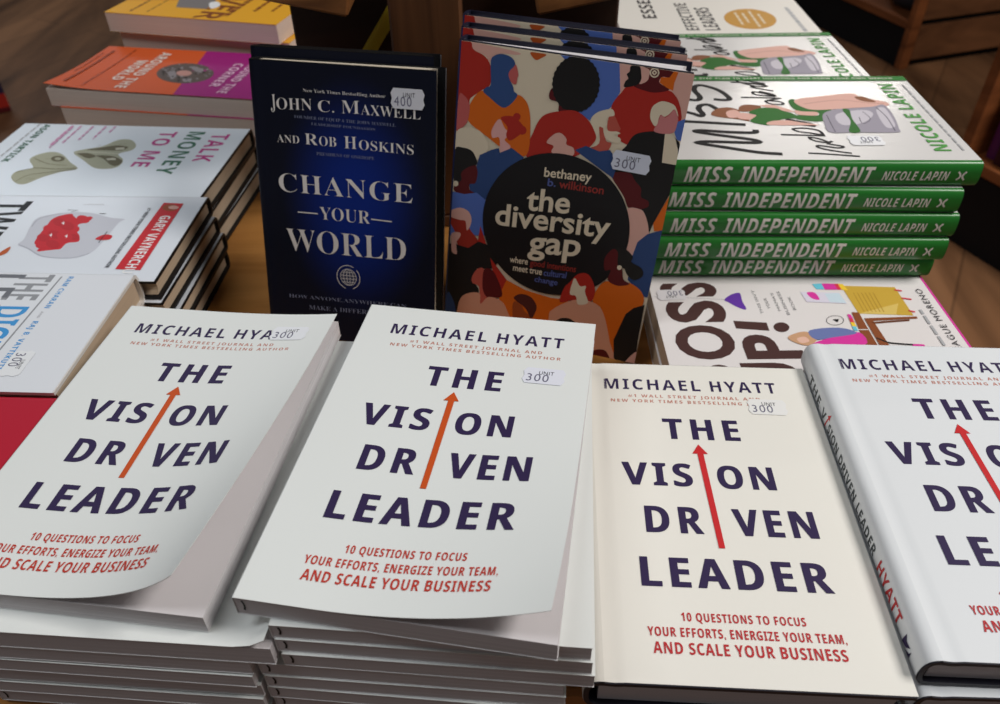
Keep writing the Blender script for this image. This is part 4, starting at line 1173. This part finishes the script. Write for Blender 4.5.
# wooden rack behind the standing books
rk = thing('display_rack', 'wooden rack with shade painted in, standing behind the two upright books', 'rack', Matrix.Translation((-0.0525, 0.715, TABLE)))
mb = MB(); mb.bbox(-0.039, 0.023, -0.018, 0.018, 0.014, 0.42, M_rackshaded, 0.002); mb.build('post', rk)
mb = MB(); mb.bbox(-0.17, 0.21, 0.018, 0.034, 0.275, 0.31, M_rackshaded, 0.002); mb.build('crossbar', rk)
mb = MB(); mb.bbox(-0.135, 0.165, 0.034, 0.046, 0.0, 0.42, M_rackshade, 0.002); mb.build('shade_board', rk)  # added board: darkens the gap behind the post and shades the left pile
for x0, x1, ry in ((-0.17, -0.061, 12), (0.082, 0.205, -11)):
    mb = MB()
    R = Matrix.Translation(((x0 + x1) / 2, -0.022, 0.248)) @ Matrix.Rotation(math.radians(ry), 4, 'Y')
    hw = (x1 - x0) / 2
    mb.bbox(-hw, hw, -0.044, 0.044, -0.014, 0.014, M_rack, 0.002, R)
    mb.build('arm', rk)
mb = MB(); mb.bbox(-0.10, 0.14, -0.018, 0.034, 0.0, 0.014, M_rackshaded, 0.002); mb.build('foot', rk)

# ================================================================== the white paperback / hardback
def vision_items(dark, arrow, red, dim, kx=1.0, ox=0.0, ky=1.0, oy=0.0, mh=0.0, sh=0.0):
    X = lambda x, y=0.0: (ox + kx * x + sh * y) / 1000
    Y = lambda y: (oy + ky * y) / 1000
    K = ky / 1000
    def t(c, s, x0, x1, y, cap, sp=1.0, f='sb'):
        if f == 'sb':
            return [(c, tri_text(s, f, X(x0, y), X(x1, y), Y(y), cap * K, sp))]
        d = cap * .022                         # heavy cut: set three times, a hair apart
        return [(c, tri_text(s, f, X(x0 + d + a * d, y), X(x1 - d + a * d, y), Y(y), cap * K, sp)) for a in (-1, 0, 1)]
    o = [t(dark, 'MICHAEL', 13.5, 79.6, 210.3 + mh, 10.6, 1.22), t(dark, 'HYATT', 86.6, 131.2, 210.3 + mh, 10.6, 1.22),
         t(dim, '#1 WALL STREET JOURNAL AND', 29.5, 118.5, 202.6 + mh, 2.9, 1.35), t(dim, 'NEW YORK TIMES BESTSELLING AUTHOR', 17.4, 131.5, 197.6 + mh, 2.9, 1.35),
         t(dark, 'THE', 50.1, 99, 164.5, 18.3, 1.32, 'sB'), t(dark, 'VIS', 20.9, 63.8, 125.3, 18.4, 1.24, 'sB'), t(dark, 'ON', 79.1, 113.6, 124.7, 18.4, 1.24, 'sB'),
         t(dark, 'DR', 32.2, 65.4, 90.4, 19, 1.29, 'sB'), t(dark, 'VEN', 83.2, 130.4, 90.2, 19, 1.22, 'sB'), t(dark, 'LEADER', 26.6, 129.6, 54.8, 18.8, 1.24, 'sB'),
         t(red, '10 QUESTIONS TO FOCUS', 45.7, 109.7, 34.6, 5.0, 1.15), t(red, 'YOUR EFFORTS, ENERGIZE YOUR TEAM,', 27.5, 127.9, 25.6, 5.2, 1.12),
         t(red, 'AND SCALE YOUR BUSINESS', 29.5, 126.2, 16.1, 6.4, 1.1)]
    o = sum(o, [])
    A = [(72.0, 81), (75.5, 81), (73.2, 152.2), (76.0, 152.2), (71.0, 160.2), (66.3, 152.2), (69.4, 152.2)]
    o.append((arrow, tri_poly([(X(a, b), Y(b)) for a, b in A])))
    return o


PB_ITEMS = vision_items('title', 'tarrow', 'tred', 'tdim', .962, -1.0, .95, -1.2, 1.8, .0425)
PA_ITEMS = vision_items('title', 'tarrow', 'tred', 'tdim', .974, -.8, .95, -1.2, 1.8, .019)
HB_ITEMS = vision_items('title', 'tarrow2', 'tred2', 'tdim')
M_pb = mat('paperback_cover', (233, 236, 233), 0.48, 0.3)
M_hb = mat('jacket_warm_white', (238, 235, 226), 0.48, 0.3)
M_inner = mat('cover_inside', (226, 224, 224), 0.6, 0.2)
M_pages = pages_mat('pages_white', (224, 219, 220))
M_bluepages = pages_mat('pages_cream', (214, 202, 182))
M_navy = mat('case_navy', (26, 26, 40), 0.45, 0.35)


def curl(w, h, base, amp, p, s0, e=2.0):
    def f(x, y):
        a = max(0.0, x / w - s0) / (1 - s0)
        b = 1 - min(1.0, max(0.0, y / h))
        k = (base + amp * b ** p)
        L = k * a ** e
        s = max(1e-6, w * (1 - s0) * a)
        return x - 2 / 3 * L * L / s if a > 0 else x, L
    return f


def edge_marks(q, t, hgt=0.007):
    """black printer's ticks on the foot of the block next to the spine"""
    m = pmat('ink')
    for x, z0, z1 in ((0.0045, t * .30, t * .82),):
        pts = [(x + .0006 * math.sin(k / 4 * PI), z0 + (z1 - z0) * k / 4) for k in range(5)]
        for tr in tri_stroke(pts, 0.0011):
            q.face([q.vert((p[0], 0.0001, p[1])) for p in tr], m)


def paperback(label, M, w, h, t, lift=None, items=PB_ITEMS, cover=M_pb, nv=1, nf=2, group=None, mx=None, pages=None, marks=True, name='paperback_book', inner=None, step=.000012):
    b = Book(w, h, t, hard=False, lift=lift, nv=nv)
    r = thing(name, label, 'book', M, group)
    q = MB()
    b.wrap(q, 0, h, 0, 0.00035, cover, inner or M_inner, nf=nf)
    if items:
        b.prints(q, items, mx, step=step)
    cv = q.build('cover', r)
    q = MB()
    b.block(q, pages or M_pages)
    if marks:
        edge_marks(q, t)
    q.build('page_block', r)
    return r, b, cv


def hardback(label, M, w, h, t, items, jacket, case=M_navy, lift=None, nf=2, nv=1, group=None, mx=None, pages=None, spine=None, mout=None, jl=0.0, name='hardback_book', step=.000012, bulge=.003, groove=.0006, inner=None, fore=.004, x0=None, pad=.0025):
    b = Book(w, h, t, hard=True, lift=lift, nv=nv, bulge=bulge, groove=groove, x0=x0, pad=pad)
    r = thing(name, label, 'book', M, group)
    q = MB()
    b.wrap(q, 0, h, 0, 0.0003, mout or jacket, inner or M_inner, nf=nf)
    if items:
        b.prints(q, items, mx, step=step)
    if spine:
        b.spine_prints(q, spine)
    cv = q.build('dust_jacket', r)
    q = MB()
    b.wrap(q, -0.0006, h + 0.0006, 0.0004, 0.0026, case, case, nf=nf, xr=0.0006)
    q.build('case', r)
    q = MB()
    b.block(q, pages or M_pages, fore)
    q.build('page_block', r)
    return r, b, cv


# ---- front row
rA, bA, cA = paperback('leftmost white paperback of the front row, its lower cover corner curling up', flat(-.2934, .2252, -.3384, -7.74, .0130), .1523, .2288, .0130,
                       curl(.1523, .2288, .006, .028, 1.25, .15, 2.9), items=PA_ITEMS, nv=20, nf=22, mx=.006)
make_sticker(bA, .1255, .2065, -.02, cA, off=.0004)
rB, bB, cB = paperback('second white paperback from the left in the front row, overlapping the upright navy book', flat(-.1266, .2072, -.3252, -9.84, .0135), .153, .2284, .0135,
                       curl(.153, .2284, .001, .026, 2.0, .25), nv=20, nf=22, mx=.006)
make_sticker(bB, .1256, .1718, -.03, cB, off=.0004, colour=(232, 234, 244))

spine_txt = [('tgreenish', tri_text('THE', 'sb', .024, .050, .0082, .0068, 1.1)), ('tgreenish', tri_text('V', 'sb', .056, .0635, .0082, .0068)),
             ('tarrow2', tri_poly([(.0652, .0070), (.0666, .0070), (.0684, .0152), (.0702, .0150), (.0682, .0185), (.0656, .0158), (.0672, .0154)])),
             ('tgreenish', tri_text('SION DRIVEN LEADER', 'sb', .0715, .1685, .0082, .0068, 1.1)),
             ('tred2', tri_text('HYATT', 'sb', .1755, .2105, .0076, .0082, 1.1)),
             ('title', tri_poly([(.2175, .007), (.2225, .0085), (.2255, .0125), (.221, .0118), (.2185, .0145)])), ('title', tri_poly([(.2225, .007), (.2265, .0095), (.2275, .0125), (.2275, .0075)]))]
rC, bC, cC = hardback('warm white hardback with a red arrow, between the front paperbacks and the right-edge hardback', flat(.0451, .1903, -.3758, -3.63, .0255), .1545, .2367, .0255,
                      HB_ITEMS, M_hb, spine=spine_txt, mx=.012, bulge=.006)
make_sticker(bC, .122, .1965, -.02, cC, off=.0004, colour=(238, 237, 234))
M_hb2 = mat('jacket_cool_white', (229, 232, 234), 0.45, 0.3)
rD, bD, cD = hardback('white hardback with a red arrow, cut off by the right edge, its lettered spine showing', flat(.2063, .1908, -.3608, -3.5, .0225), .1545, .2367, .0225,
                      HB_ITEMS, M_hb2, spine=spine_txt, mx=.012, bulge=.0045)

# ---- paperbacks under the two front paperbacks
pbL = curl(.1523, .2288, 0.0, .0075, 3.0, .87)
rA2, bA2, cA2 = paperback('white paperback second from the top of the leftmost front pile, corner lifted', flat(-.2630, .2080, -.3517, -4.6, .0145), .1523, .2288, .0145, pbL, items=None, nv=8, nf=16, marks=False)
flat_pb, _, _ = paperback('white paperback, second from the top of the second front pile from the left', flat(-.1110, .2008, -.3389, -5.2, .0110), .1523, .2288, .0110)
rank = ('third', 'fourth', 'fifth', 'sixth', 'seventh', 'eighth', 'ninth')
for k, (x, y, yaw) in enumerate(((-.2765, .2092, -4.6), (-.2775, .2090, -4.8), (-.2760, .2095, -4.4), (-.277, .209, -4.7), (-.276, .2095, -4.5))):
    dup(flat_pb, flat(x, y, -.3667 - .0121 * k, yaw, .0110),
        'white paperback, %s from the top of the leftmost front pile' % ('third', 'fourth', 'fifth', 'sixth', 'seventh')[k], 'paperbacks piled at the front left')
for k, (x, y, yaw) in enumerate(((-.1100, .2000, -5.3), (-.1085, .1985, -5.0), (-.1225, .2000, -5.2), (-.1215, .1992, -5.0), (-.122, .199, -5.4), (-.121, .1995, -5.1), (-.122, .199, -5.3))):
    dup(flat_pb, flat(x, y, -.3500 - .0111 * k, yaw, .0110),
        'white paperback, %s from the top of the second front pile from the left' % rank[k], 'paperbacks piled at the front centre')
flat_pb['group'] = 'paperbacks piled at the front centre'
rA2['group'] = 'paperbacks piled at the front left'
# hardbacks under the two front hardbacks
uC, _, _ = hardback('white-jacketed hardback lying under the warm white hardback of the front row', flat(.0480, .1870, -.4025, -2.6, .0213), .1545, .2367, .0213, HB_ITEMS, M_hb2, spine=None)
dup(uC, flat(.2065, .1850, -.3840, -2.4, .0213), 'white-jacketed hardback lying under the hardback cut off by the right edge')
dup(uC, flat(.2075, .1860, -.4056, -3.0, .0213), 'lowest white-jacketed hardback under the one cut off by the right edge')

# ================================================================== the two upright books
hU, hV = Vector((.9743, -.2249, .0091)), Vector((.0529, .2681, .9619))
vU, vV = Vector((.9603, -.2737, -.0541)), Vector((.0975, .1476, .9842))


def opened(O, U, V, t, phi):
    """pose of the book body when its front cover is swung open by phi"""
    U, V = U.normalized(), V.normalized()
    V = (V - U * V.dot(U)).normalized()
    N = U.cross(V)
    Ub = U * math.cos(phi) - N * math.sin(phi)
    return pose(O, Ub, V, t)


def swing(phi, x0=0.004):
    c, s = math.cos(phi), math.sin(phi)
    return lambda x, y: (x0 + (x - x0) * c, (x - x0) * s) if x > x0 else (x, 0.0)


M_chg = glow_cover_mat('jacket_navy_glow', (17, 20, 34), (17, 42, 124), .0790, .1170, .063, .100)
M_navyspine = mat('jacket_navy', (17, 20, 34), 0.35, 0.4)
def shift(items, dy, dx=0.0):
    return [(c, [tuple((p[0] + dx, p[1] + dy) for p in t) for t in T]) for c, T in items]


def upright(O, U, V, w, t, phi):
    """the fitted pose with as much taken off the foot as the table hides; returns pose and that length"""
    low = min((opened(O, U, V, t, phi) @ Vector((x, 0, z))).z for x in (-.003, w) for z in (0, t))
    foot = (TABLE + .0004 - low) / V.normalized().z
    return opened(Vector(O) + V.normalized() * foot, U, V, t, phi), foot


def behind(M, w, t, n_, u_):
    M2 = M.copy()
    R3 = M.to_3x3()
    M2.translation = M.translation - R3 @ Vector((0, 0, 1)) * n_ + R3 @ Vector((1, 0, 0)) * u_
    low = min((M2 @ Vector((x, 0, z))).z for x in (-.003, w) for z in (0, t))
    M2.translation.z += TABLE + .0004 - low
    return M2


phiH = math.radians(2.6)
MH, ptH = upright((-.1935, .5200, -.427), hU, hV, .1432, .024, phiH)
H_ITEMS = shift(art_items(ART['H']), -ptH, .0013)
C_blk = mat('case_black', (14, 14, 18), .5, .3)
hb_args = (.1432, .2247 - ptH, .024, H_ITEMS, M_chg)
rH, bH, cH = hardback('dark navy hardback with glowing blue centre and silver title, in front of its twin', behind(MH, .1482, .024, 0, 0), *hb_args, lift=swing(phiH), case=C_blk, pages=M_bluepages, groove=.0004, fore=.006, pad=.0004)
make_sticker(bH, .1220, .2050 - ptH, .0, cH, '400', (.0255, .0142), (214, 214, 220), off=.0007)
r2, _, _ = hardback('dark navy hardback standing directly behind the front navy hardback', behind(MH, .1482, .024, .0268, -.010), *hb_args, case=C_blk, pages=M_bluepages, groove=.0004, fore=.009, group='navy hardbacks standing upright')
rH['group'] = 'navy hardbacks standing upright'

M_div = mat('cover_cream', PAL['cream'], 0.5, 0.25)
M_divnavy = mat('case_blue', (24, 26, 44), 0.45, 0.35)
M_divsp = mat('spine_blue', (34, 43, 88), 0.4, 0.35)
phiV = math.radians(6.0)
MV, ptV = upright((-.0479, .5174, -.427), vU, vV, .1604, .022, phiV)
V_ITEMS = shift(art_items(ART['V']), -ptV)
vb_args = (.1604, .2411 - ptV, .022, V_ITEMS, M_div)
vb_kw = dict(case=M_divnavy, mout=lambda k, x: M_div if k == 'f' else M_divsp, groove=0, step=.000010, bulge=.0018, x0=.0006)
rV, bV, cV = hardback('upright book with colourful illustrated people and a black circle on its cover', behind(MV, .1604, .022, 0, 0), *vb_args, lift=swing(phiV, .0006), **vb_kw)
make_sticker(bV, .1296, .1767 - ptV, -.02, cV, '300', (.0275, .0140), (214, 218, 232), off=.0011)
r2, _, _ = hardback('illustrated people-cover book standing directly behind the front one', behind(MV, .1604, .022, .0270, -.004), *vb_args, lift=swing(math.radians(1.0), .0006), group='illustrated books standing upright', **vb_kw)
dup(r2, behind(MV, .1604, .022, .0545, -.008), 'illustrated people-cover book standing last of the three upright copies', 'illustrated books standing upright')
rV['group'] = 'illustrated books standing upright'

# navy and red book on the floor at the far left
lf = [('red', tri_poly([(0.0, 0.0), (.2, 0.0), (.2, .062), (.12, .070), (0.0, .066)])), ('maroon', tri_poly([(0.0, 0.0), (.2, 0.0), (.2, .016), (0.0, .02)]))]
hardback('navy and red book standing on the floor, cut off by the left edge', Matrix.Translation((-1.770, 2.775, 0.003)) @ Matrix.Rotation(math.radians(33), 4, 'Z') @ Matrix.Translation((-.17, .03, 0)) @ Matrix(((1, 0, 0, 0), (0, 0, -1, 0), (0, 1, 0, 0), (0, 0, 0, 1))), .17, .24, .03,
         lf, mat('cover_dark_violet', (42, 30, 62), .5, .3), groove=0, bulge=.002, name='book', step=.0001)

# thin yellow booklet behind the upright books
small_book(Matrix.Translation((-.2375, .742, TABLE + .001)) @ Matrix.Rotation(math.radians(35), 4, 'Y') @ Matrix(((1, 0, 0, 0), (0, 0, -1, 0), (0, 1, 0, .0), (0, 0, 0, 1))), .010, .30, .006, (196, 170, 40),
           'thin yellow booklet leaning in the dark beside the wooden rack post')

# ================================================================== green-spined pile on the right
M_white = mat('jacket_white', (222, 219, 216), 0.28, 0.45, 0.15)
M_green = mat('jacket_green', PAL['gspine'], 0.28, 0.45)
M_greencase = mat('case_green', (30, 92, 40), 0.4, 0.35)
gw, gh, gt = .1705, .234, .0205
strip = [('gspine', tri_poly([(gw - .0105, 0), (gw, 0), (gw, gh), (gw - .0105, gh)]))]
T = tri_text('A SIMPLE 12-STEP PLAN TO START INVESTING AND GROW YOUR OWN WEALTH', 'sb', .010, gh - .012, .0036, .0036, 1.15)
strip.append(('gspinet', [tuple((gw - .0105 + p[1], gh - p[0]) for p in t) for t in T]))
g_items = art_items(ART['G']) + strip
g_spine = [('gspinet', tri_text('MISS', 'si', .0080, .0447, .0040, .0130, 1.05)), ('gspinet', tri_text('INDEPENDENT', 'si', .0505, .1535, .0040, .0130, 1.05)),
           ('gspinet', tri_text('NICOLE LAPIN', 'si', .1600, .2105, .0062, .0076, 1.1))]
for a0, a1 in ((.2170, .2190), (.2225, .2205)):
    g_spine.append(('gspinet', tri_stroke([(a0, .0068), ((a0 + 3 * a1) / 4, .0085), (a1, .0100), ((a0 + 3 * a1) / 4, .0115), (a0, .0132)], .0014)))


def green_out(k, x):
    return M_white if k == 'f' or (k == 's' and False) else M_green


rG, bG, cG = hardback('white book with green spine, topmost of the front pile, woman on its cover', flat(.3707, .5476, -.2846, 88.15, gt), gw, gh, gt, g_items, M_white,
                      case=M_greencase, mout=green_out, spine=g_spine, groove=0, bulge=.0015)
make_sticker(bG, .0366, .0773, math.radians(90), cG, '300', (.028, .017), (240, 240, 242), off=.0006)
GR = 'green-spined books piled on the right'
rG['group'] = GR
for k, (x, y, yaw) in enumerate(((.3610, .5425, 87.4), (.3640, .5400, 88.0), (.3615, .5370, 88.2), (.3600, .5440, 88.6))):
    dup(rG, flat(x, y, -.2846 - .0207 * (k + 1), yaw, gt), 'green-spined white book, %s of the green pile on the right' % ('second from the top', 'third from the top, middle', 'fourth from the top', 'lowest')[k], GR)
GB = 'green-edged books piled behind the front green pile'
for k in range(6):
    dup(rG, flat(.369 - .002 * (k % 3), .7215 + .0012 * (k % 2), -.3027 - .0207 * k, 90 + (.8 * (k % 2)), gt),
        'green-edged white book %s behind the green-spined pile' % ('on top of the pile', 'second from the top', 'third from the top', 'fourth from the top', 'fifth from the top', 'lowest of the pile')[k], GB)

# white leadership book with a gold seal, far right
M_lead = mat('cover_soft_white', (232, 226, 216), 0.4, 0.35)
rL, bL, cL = paperback('white book with an oval gold seal and thin black lettering, farthest back on the right', flat(.371, .9010, -.31, 89, .0233), .152, .228, .0233, items=art_items(ART['L']), cover=M_lead, marks=False, mx=None)
for k in range(4):
    dup(rL, flat(.369 - .002 * (k % 2), .904, -.31 - .02338 * (k + 1), 89 + .7 * (k % 2), .0233), 'white paperback, %s under the gold-sealed book at the far right' % ('first', 'second', 'third', 'fourth')[k], 'white paperbacks in the far right pile')
rL['group'] = 'white paperbacks in the far right pile'

# magenta-edged white book under the green pile
M_boss = mat('cover_boss_white', (232, 226, 224), 0.34, 0.4)
M_mag = mat('spine_magenta', (206, 44, 130), 0.4, 0.35)
ow, oh, ot = .157, .231, .0190
o_items = [('omag', tri_poly([(0, 0), (ow, 0), (ow, .0018), (0, .0018)]))] + art_items(ART['O'])
rO, bO, cO = paperback('white book with large brown letters and a pink edge, lying under the green-spined pile', flat(.356, .430, -.3885, 90, ot), ow, oh, ot, items=o_items, cover=M_boss, marks=False,
                       pages=pages_mat('pages_tan', (206, 184, 158)))
make_sticker(bO, .0935, .2145, math.radians(92), cO, '300', (.024, .014), (226, 222, 224), off=.0006)
rO2 = dup(rO, flat(.3545, .4335, -.4078, 89.2, ot), 'magenta-trimmed white book at the bottom of the pile under the green-spined books', 'brown-lettered books')
rO['group'] = 'brown-lettered books'
r2, _, _ = paperback('plain white paperback lying under the back of the green-spined pile, upper one', flat(.352, .5915, -.3885, 90, ot), .116, .225, ot, items=None, cover=M_lead, marks=False, group='plain paperbacks under the green pile')
dup(r2, flat(.350, .592, -.3885 - .0193, 89.5, ot), 'plain white paperback lying under the back of the green-spined pile, lower one', 'plain paperbacks under the green pile')

# ================================================================== left-hand piles
M_talk = mat('jacket_blue_white', (226, 233, 240), 0.4, 0.4, 0.1)
M_blackcase = mat('case_black', (14, 14, 18), .5, .3)
pg_tan = pages_mat('pages_tan', (206, 184, 158))
pg_dim = pages_mat('pages_dim', (190, 172, 150))
rT, bT, cT = hardback('white book with two dollar-bill hearts and a pink and green title', flat(-.5078, .8129, -.36, -95, .0220), .157, .248, .0220, art_items(ART['T']), M_talk, case=M_blackcase, pages=pg_dim, groove=0, bulge=.002)
for k, (x, y, yaw) in enumerate(((-.5090, .8160, -94.4), (-.5070, .8190, -95.4))):
    dup(rT, flat(x, y, -.36 - .0223 * (k + 1), yaw, .0220), 'white dollar-hearts book, %s under the top copy' % ('first', 'lowest')[k], 'dollar-hearts books on the left')
rT['group'] = 'dollar-hearts books on the left'

M_tw = mat('jacket_grey_white', (224, 229, 236), 0.4, 0.4, 0.1)
rW, bW, cW = hardback('white book with red berries and a red author band, in the left row', flat(-.4825, .6423, -.352, -92.5, .0186), .132, .222, .0186, art_items(ART['W']), M_tw, case=M_blackcase, pages=pg_tan, groove=0, bulge=.002)
for k, (x, y, yaw) in enumerate(((-.4795, .6428, -93.3), (-.4775, .6425, -92.5), (-.479, .642, -93))):
    dup(rW, flat(x, y, -.352 - .01875 * (k + 1), yaw, .0186), 'red-berry book, %s of its pile on the left' % ('second', 'third', 'lowest')[k], 'red-berry books on the left')
rW['group'] = 'red-berry books on the left'

M_dig = mat('jacket_paper_white', (228, 231, 236), 0.45, 0.35)
rE, bE, cE = hardback('white book with blue and grey title letters, nearest in the left row', flat(-.5139, .5146, -.345, -93, .0271), .1335, .235, .0271, art_items(ART['E']), M_dig, case=mat('case_white', (226, 222, 216), .5, .3), pages=pg_tan, groove=0, bulge=.002)
make_sticker(bE, .1065, .198, .0, cE, '300', (.026, .0145), (236, 238, 240), off=.0004)
for k in range(2):
    dup(rE, flat(-.5150 + .003 * k, .5160, -.3723 - .0273 * k, -93.5, .0271), 'white book, %s under the blue-titled book on the left' % ('middle', 'lowest')[k], 'blue-titled books on the left')
rE['group'] = 'blue-titled books on the left'
small_book(flat(-.5162, .3803, -.3466, -93, .039), .085, .235, .039, (184, 22, 48), 'plain red hardback beside the leftmost white paperback, next to the blue-titled book')
small_book(flat(-.5162, .3803, -.3862, -93, .039), .085, .235, .039, (150, 24, 44), 'dark red hardback lying beneath the plain red one')

M_or = mat('cover_orange', (212, 92, 44), 0.45, 0.2)
pg_rose = pages_mat('pages_rose', (234, 216, 202), dark=.86)


def tipcurl(x, y):
    a = max(0.0, x / .135 - .4) / .6
    b = max(0.0, 1 - y / .08)
    return x, .0045 * a * a * b * b + .0015 * a


rR, bR, cR = paperback('orange and magenta paperback with a round disc picture, behind the dollar-hearts book', flat(-.4833, 1.0022, -.345, -100, .0203), .135, .252, .0203, tipcurl, items=art_items(ART['R']), cover=M_or, nv=12, nf=10, marks=False, mx=.02, pages=pg_rose)
r2, _, _ = paperback('orange paperback, first under the orange and magenta top copy', flat(-.472, .998, -.3655, -100, .0203), .135, .252, .0203, items=art_items(ART['R']), cover=M_or, marks=False, pages=pg_rose, group='orange paperbacks on the left')
for k, (x, y) in enumerate(((-.470, .999), (-.473, .997))):
    dup(r2, flat(x, y, -.3860 - .0205 * k, -99.5 + .5 * k, .0203), 'orange paperback, %s under the orange and magenta top copy' % ('second', 'lowest')[k], 'orange paperbacks on the left')
rR['group'] = 'orange paperbacks on the left'
M_ye = mat('cover_yellow', (236, 172, 44), 0.45, 0.2)
rY, bY, cY = paperback('yellow paperback with big brown letters, farthest back in the left row', flat(-.4518, 1.1568, -.31, -104, .0232), .14, .232, .0232, items=art_items(ART['Y']), cover=M_ye, marks=False, pages=pg_rose)
for k, (x, y) in enumerate(((-.4430, 1.1600), (-.4440, 1.1590), (-.4400, 1.1620), (-.441, 1.1600))):
    dup(rY, flat(x, y, -.31 - .02335 * (k + 1), -103.5 + .4 * k, .0232), 'yellow paperback, %s under the top yellow one at the back left' % ('first', 'second', 'third', 'lowest')[k], 'yellow paperbacks at the back left')
rY['group'] = 'yellow paperbacks at the back left'
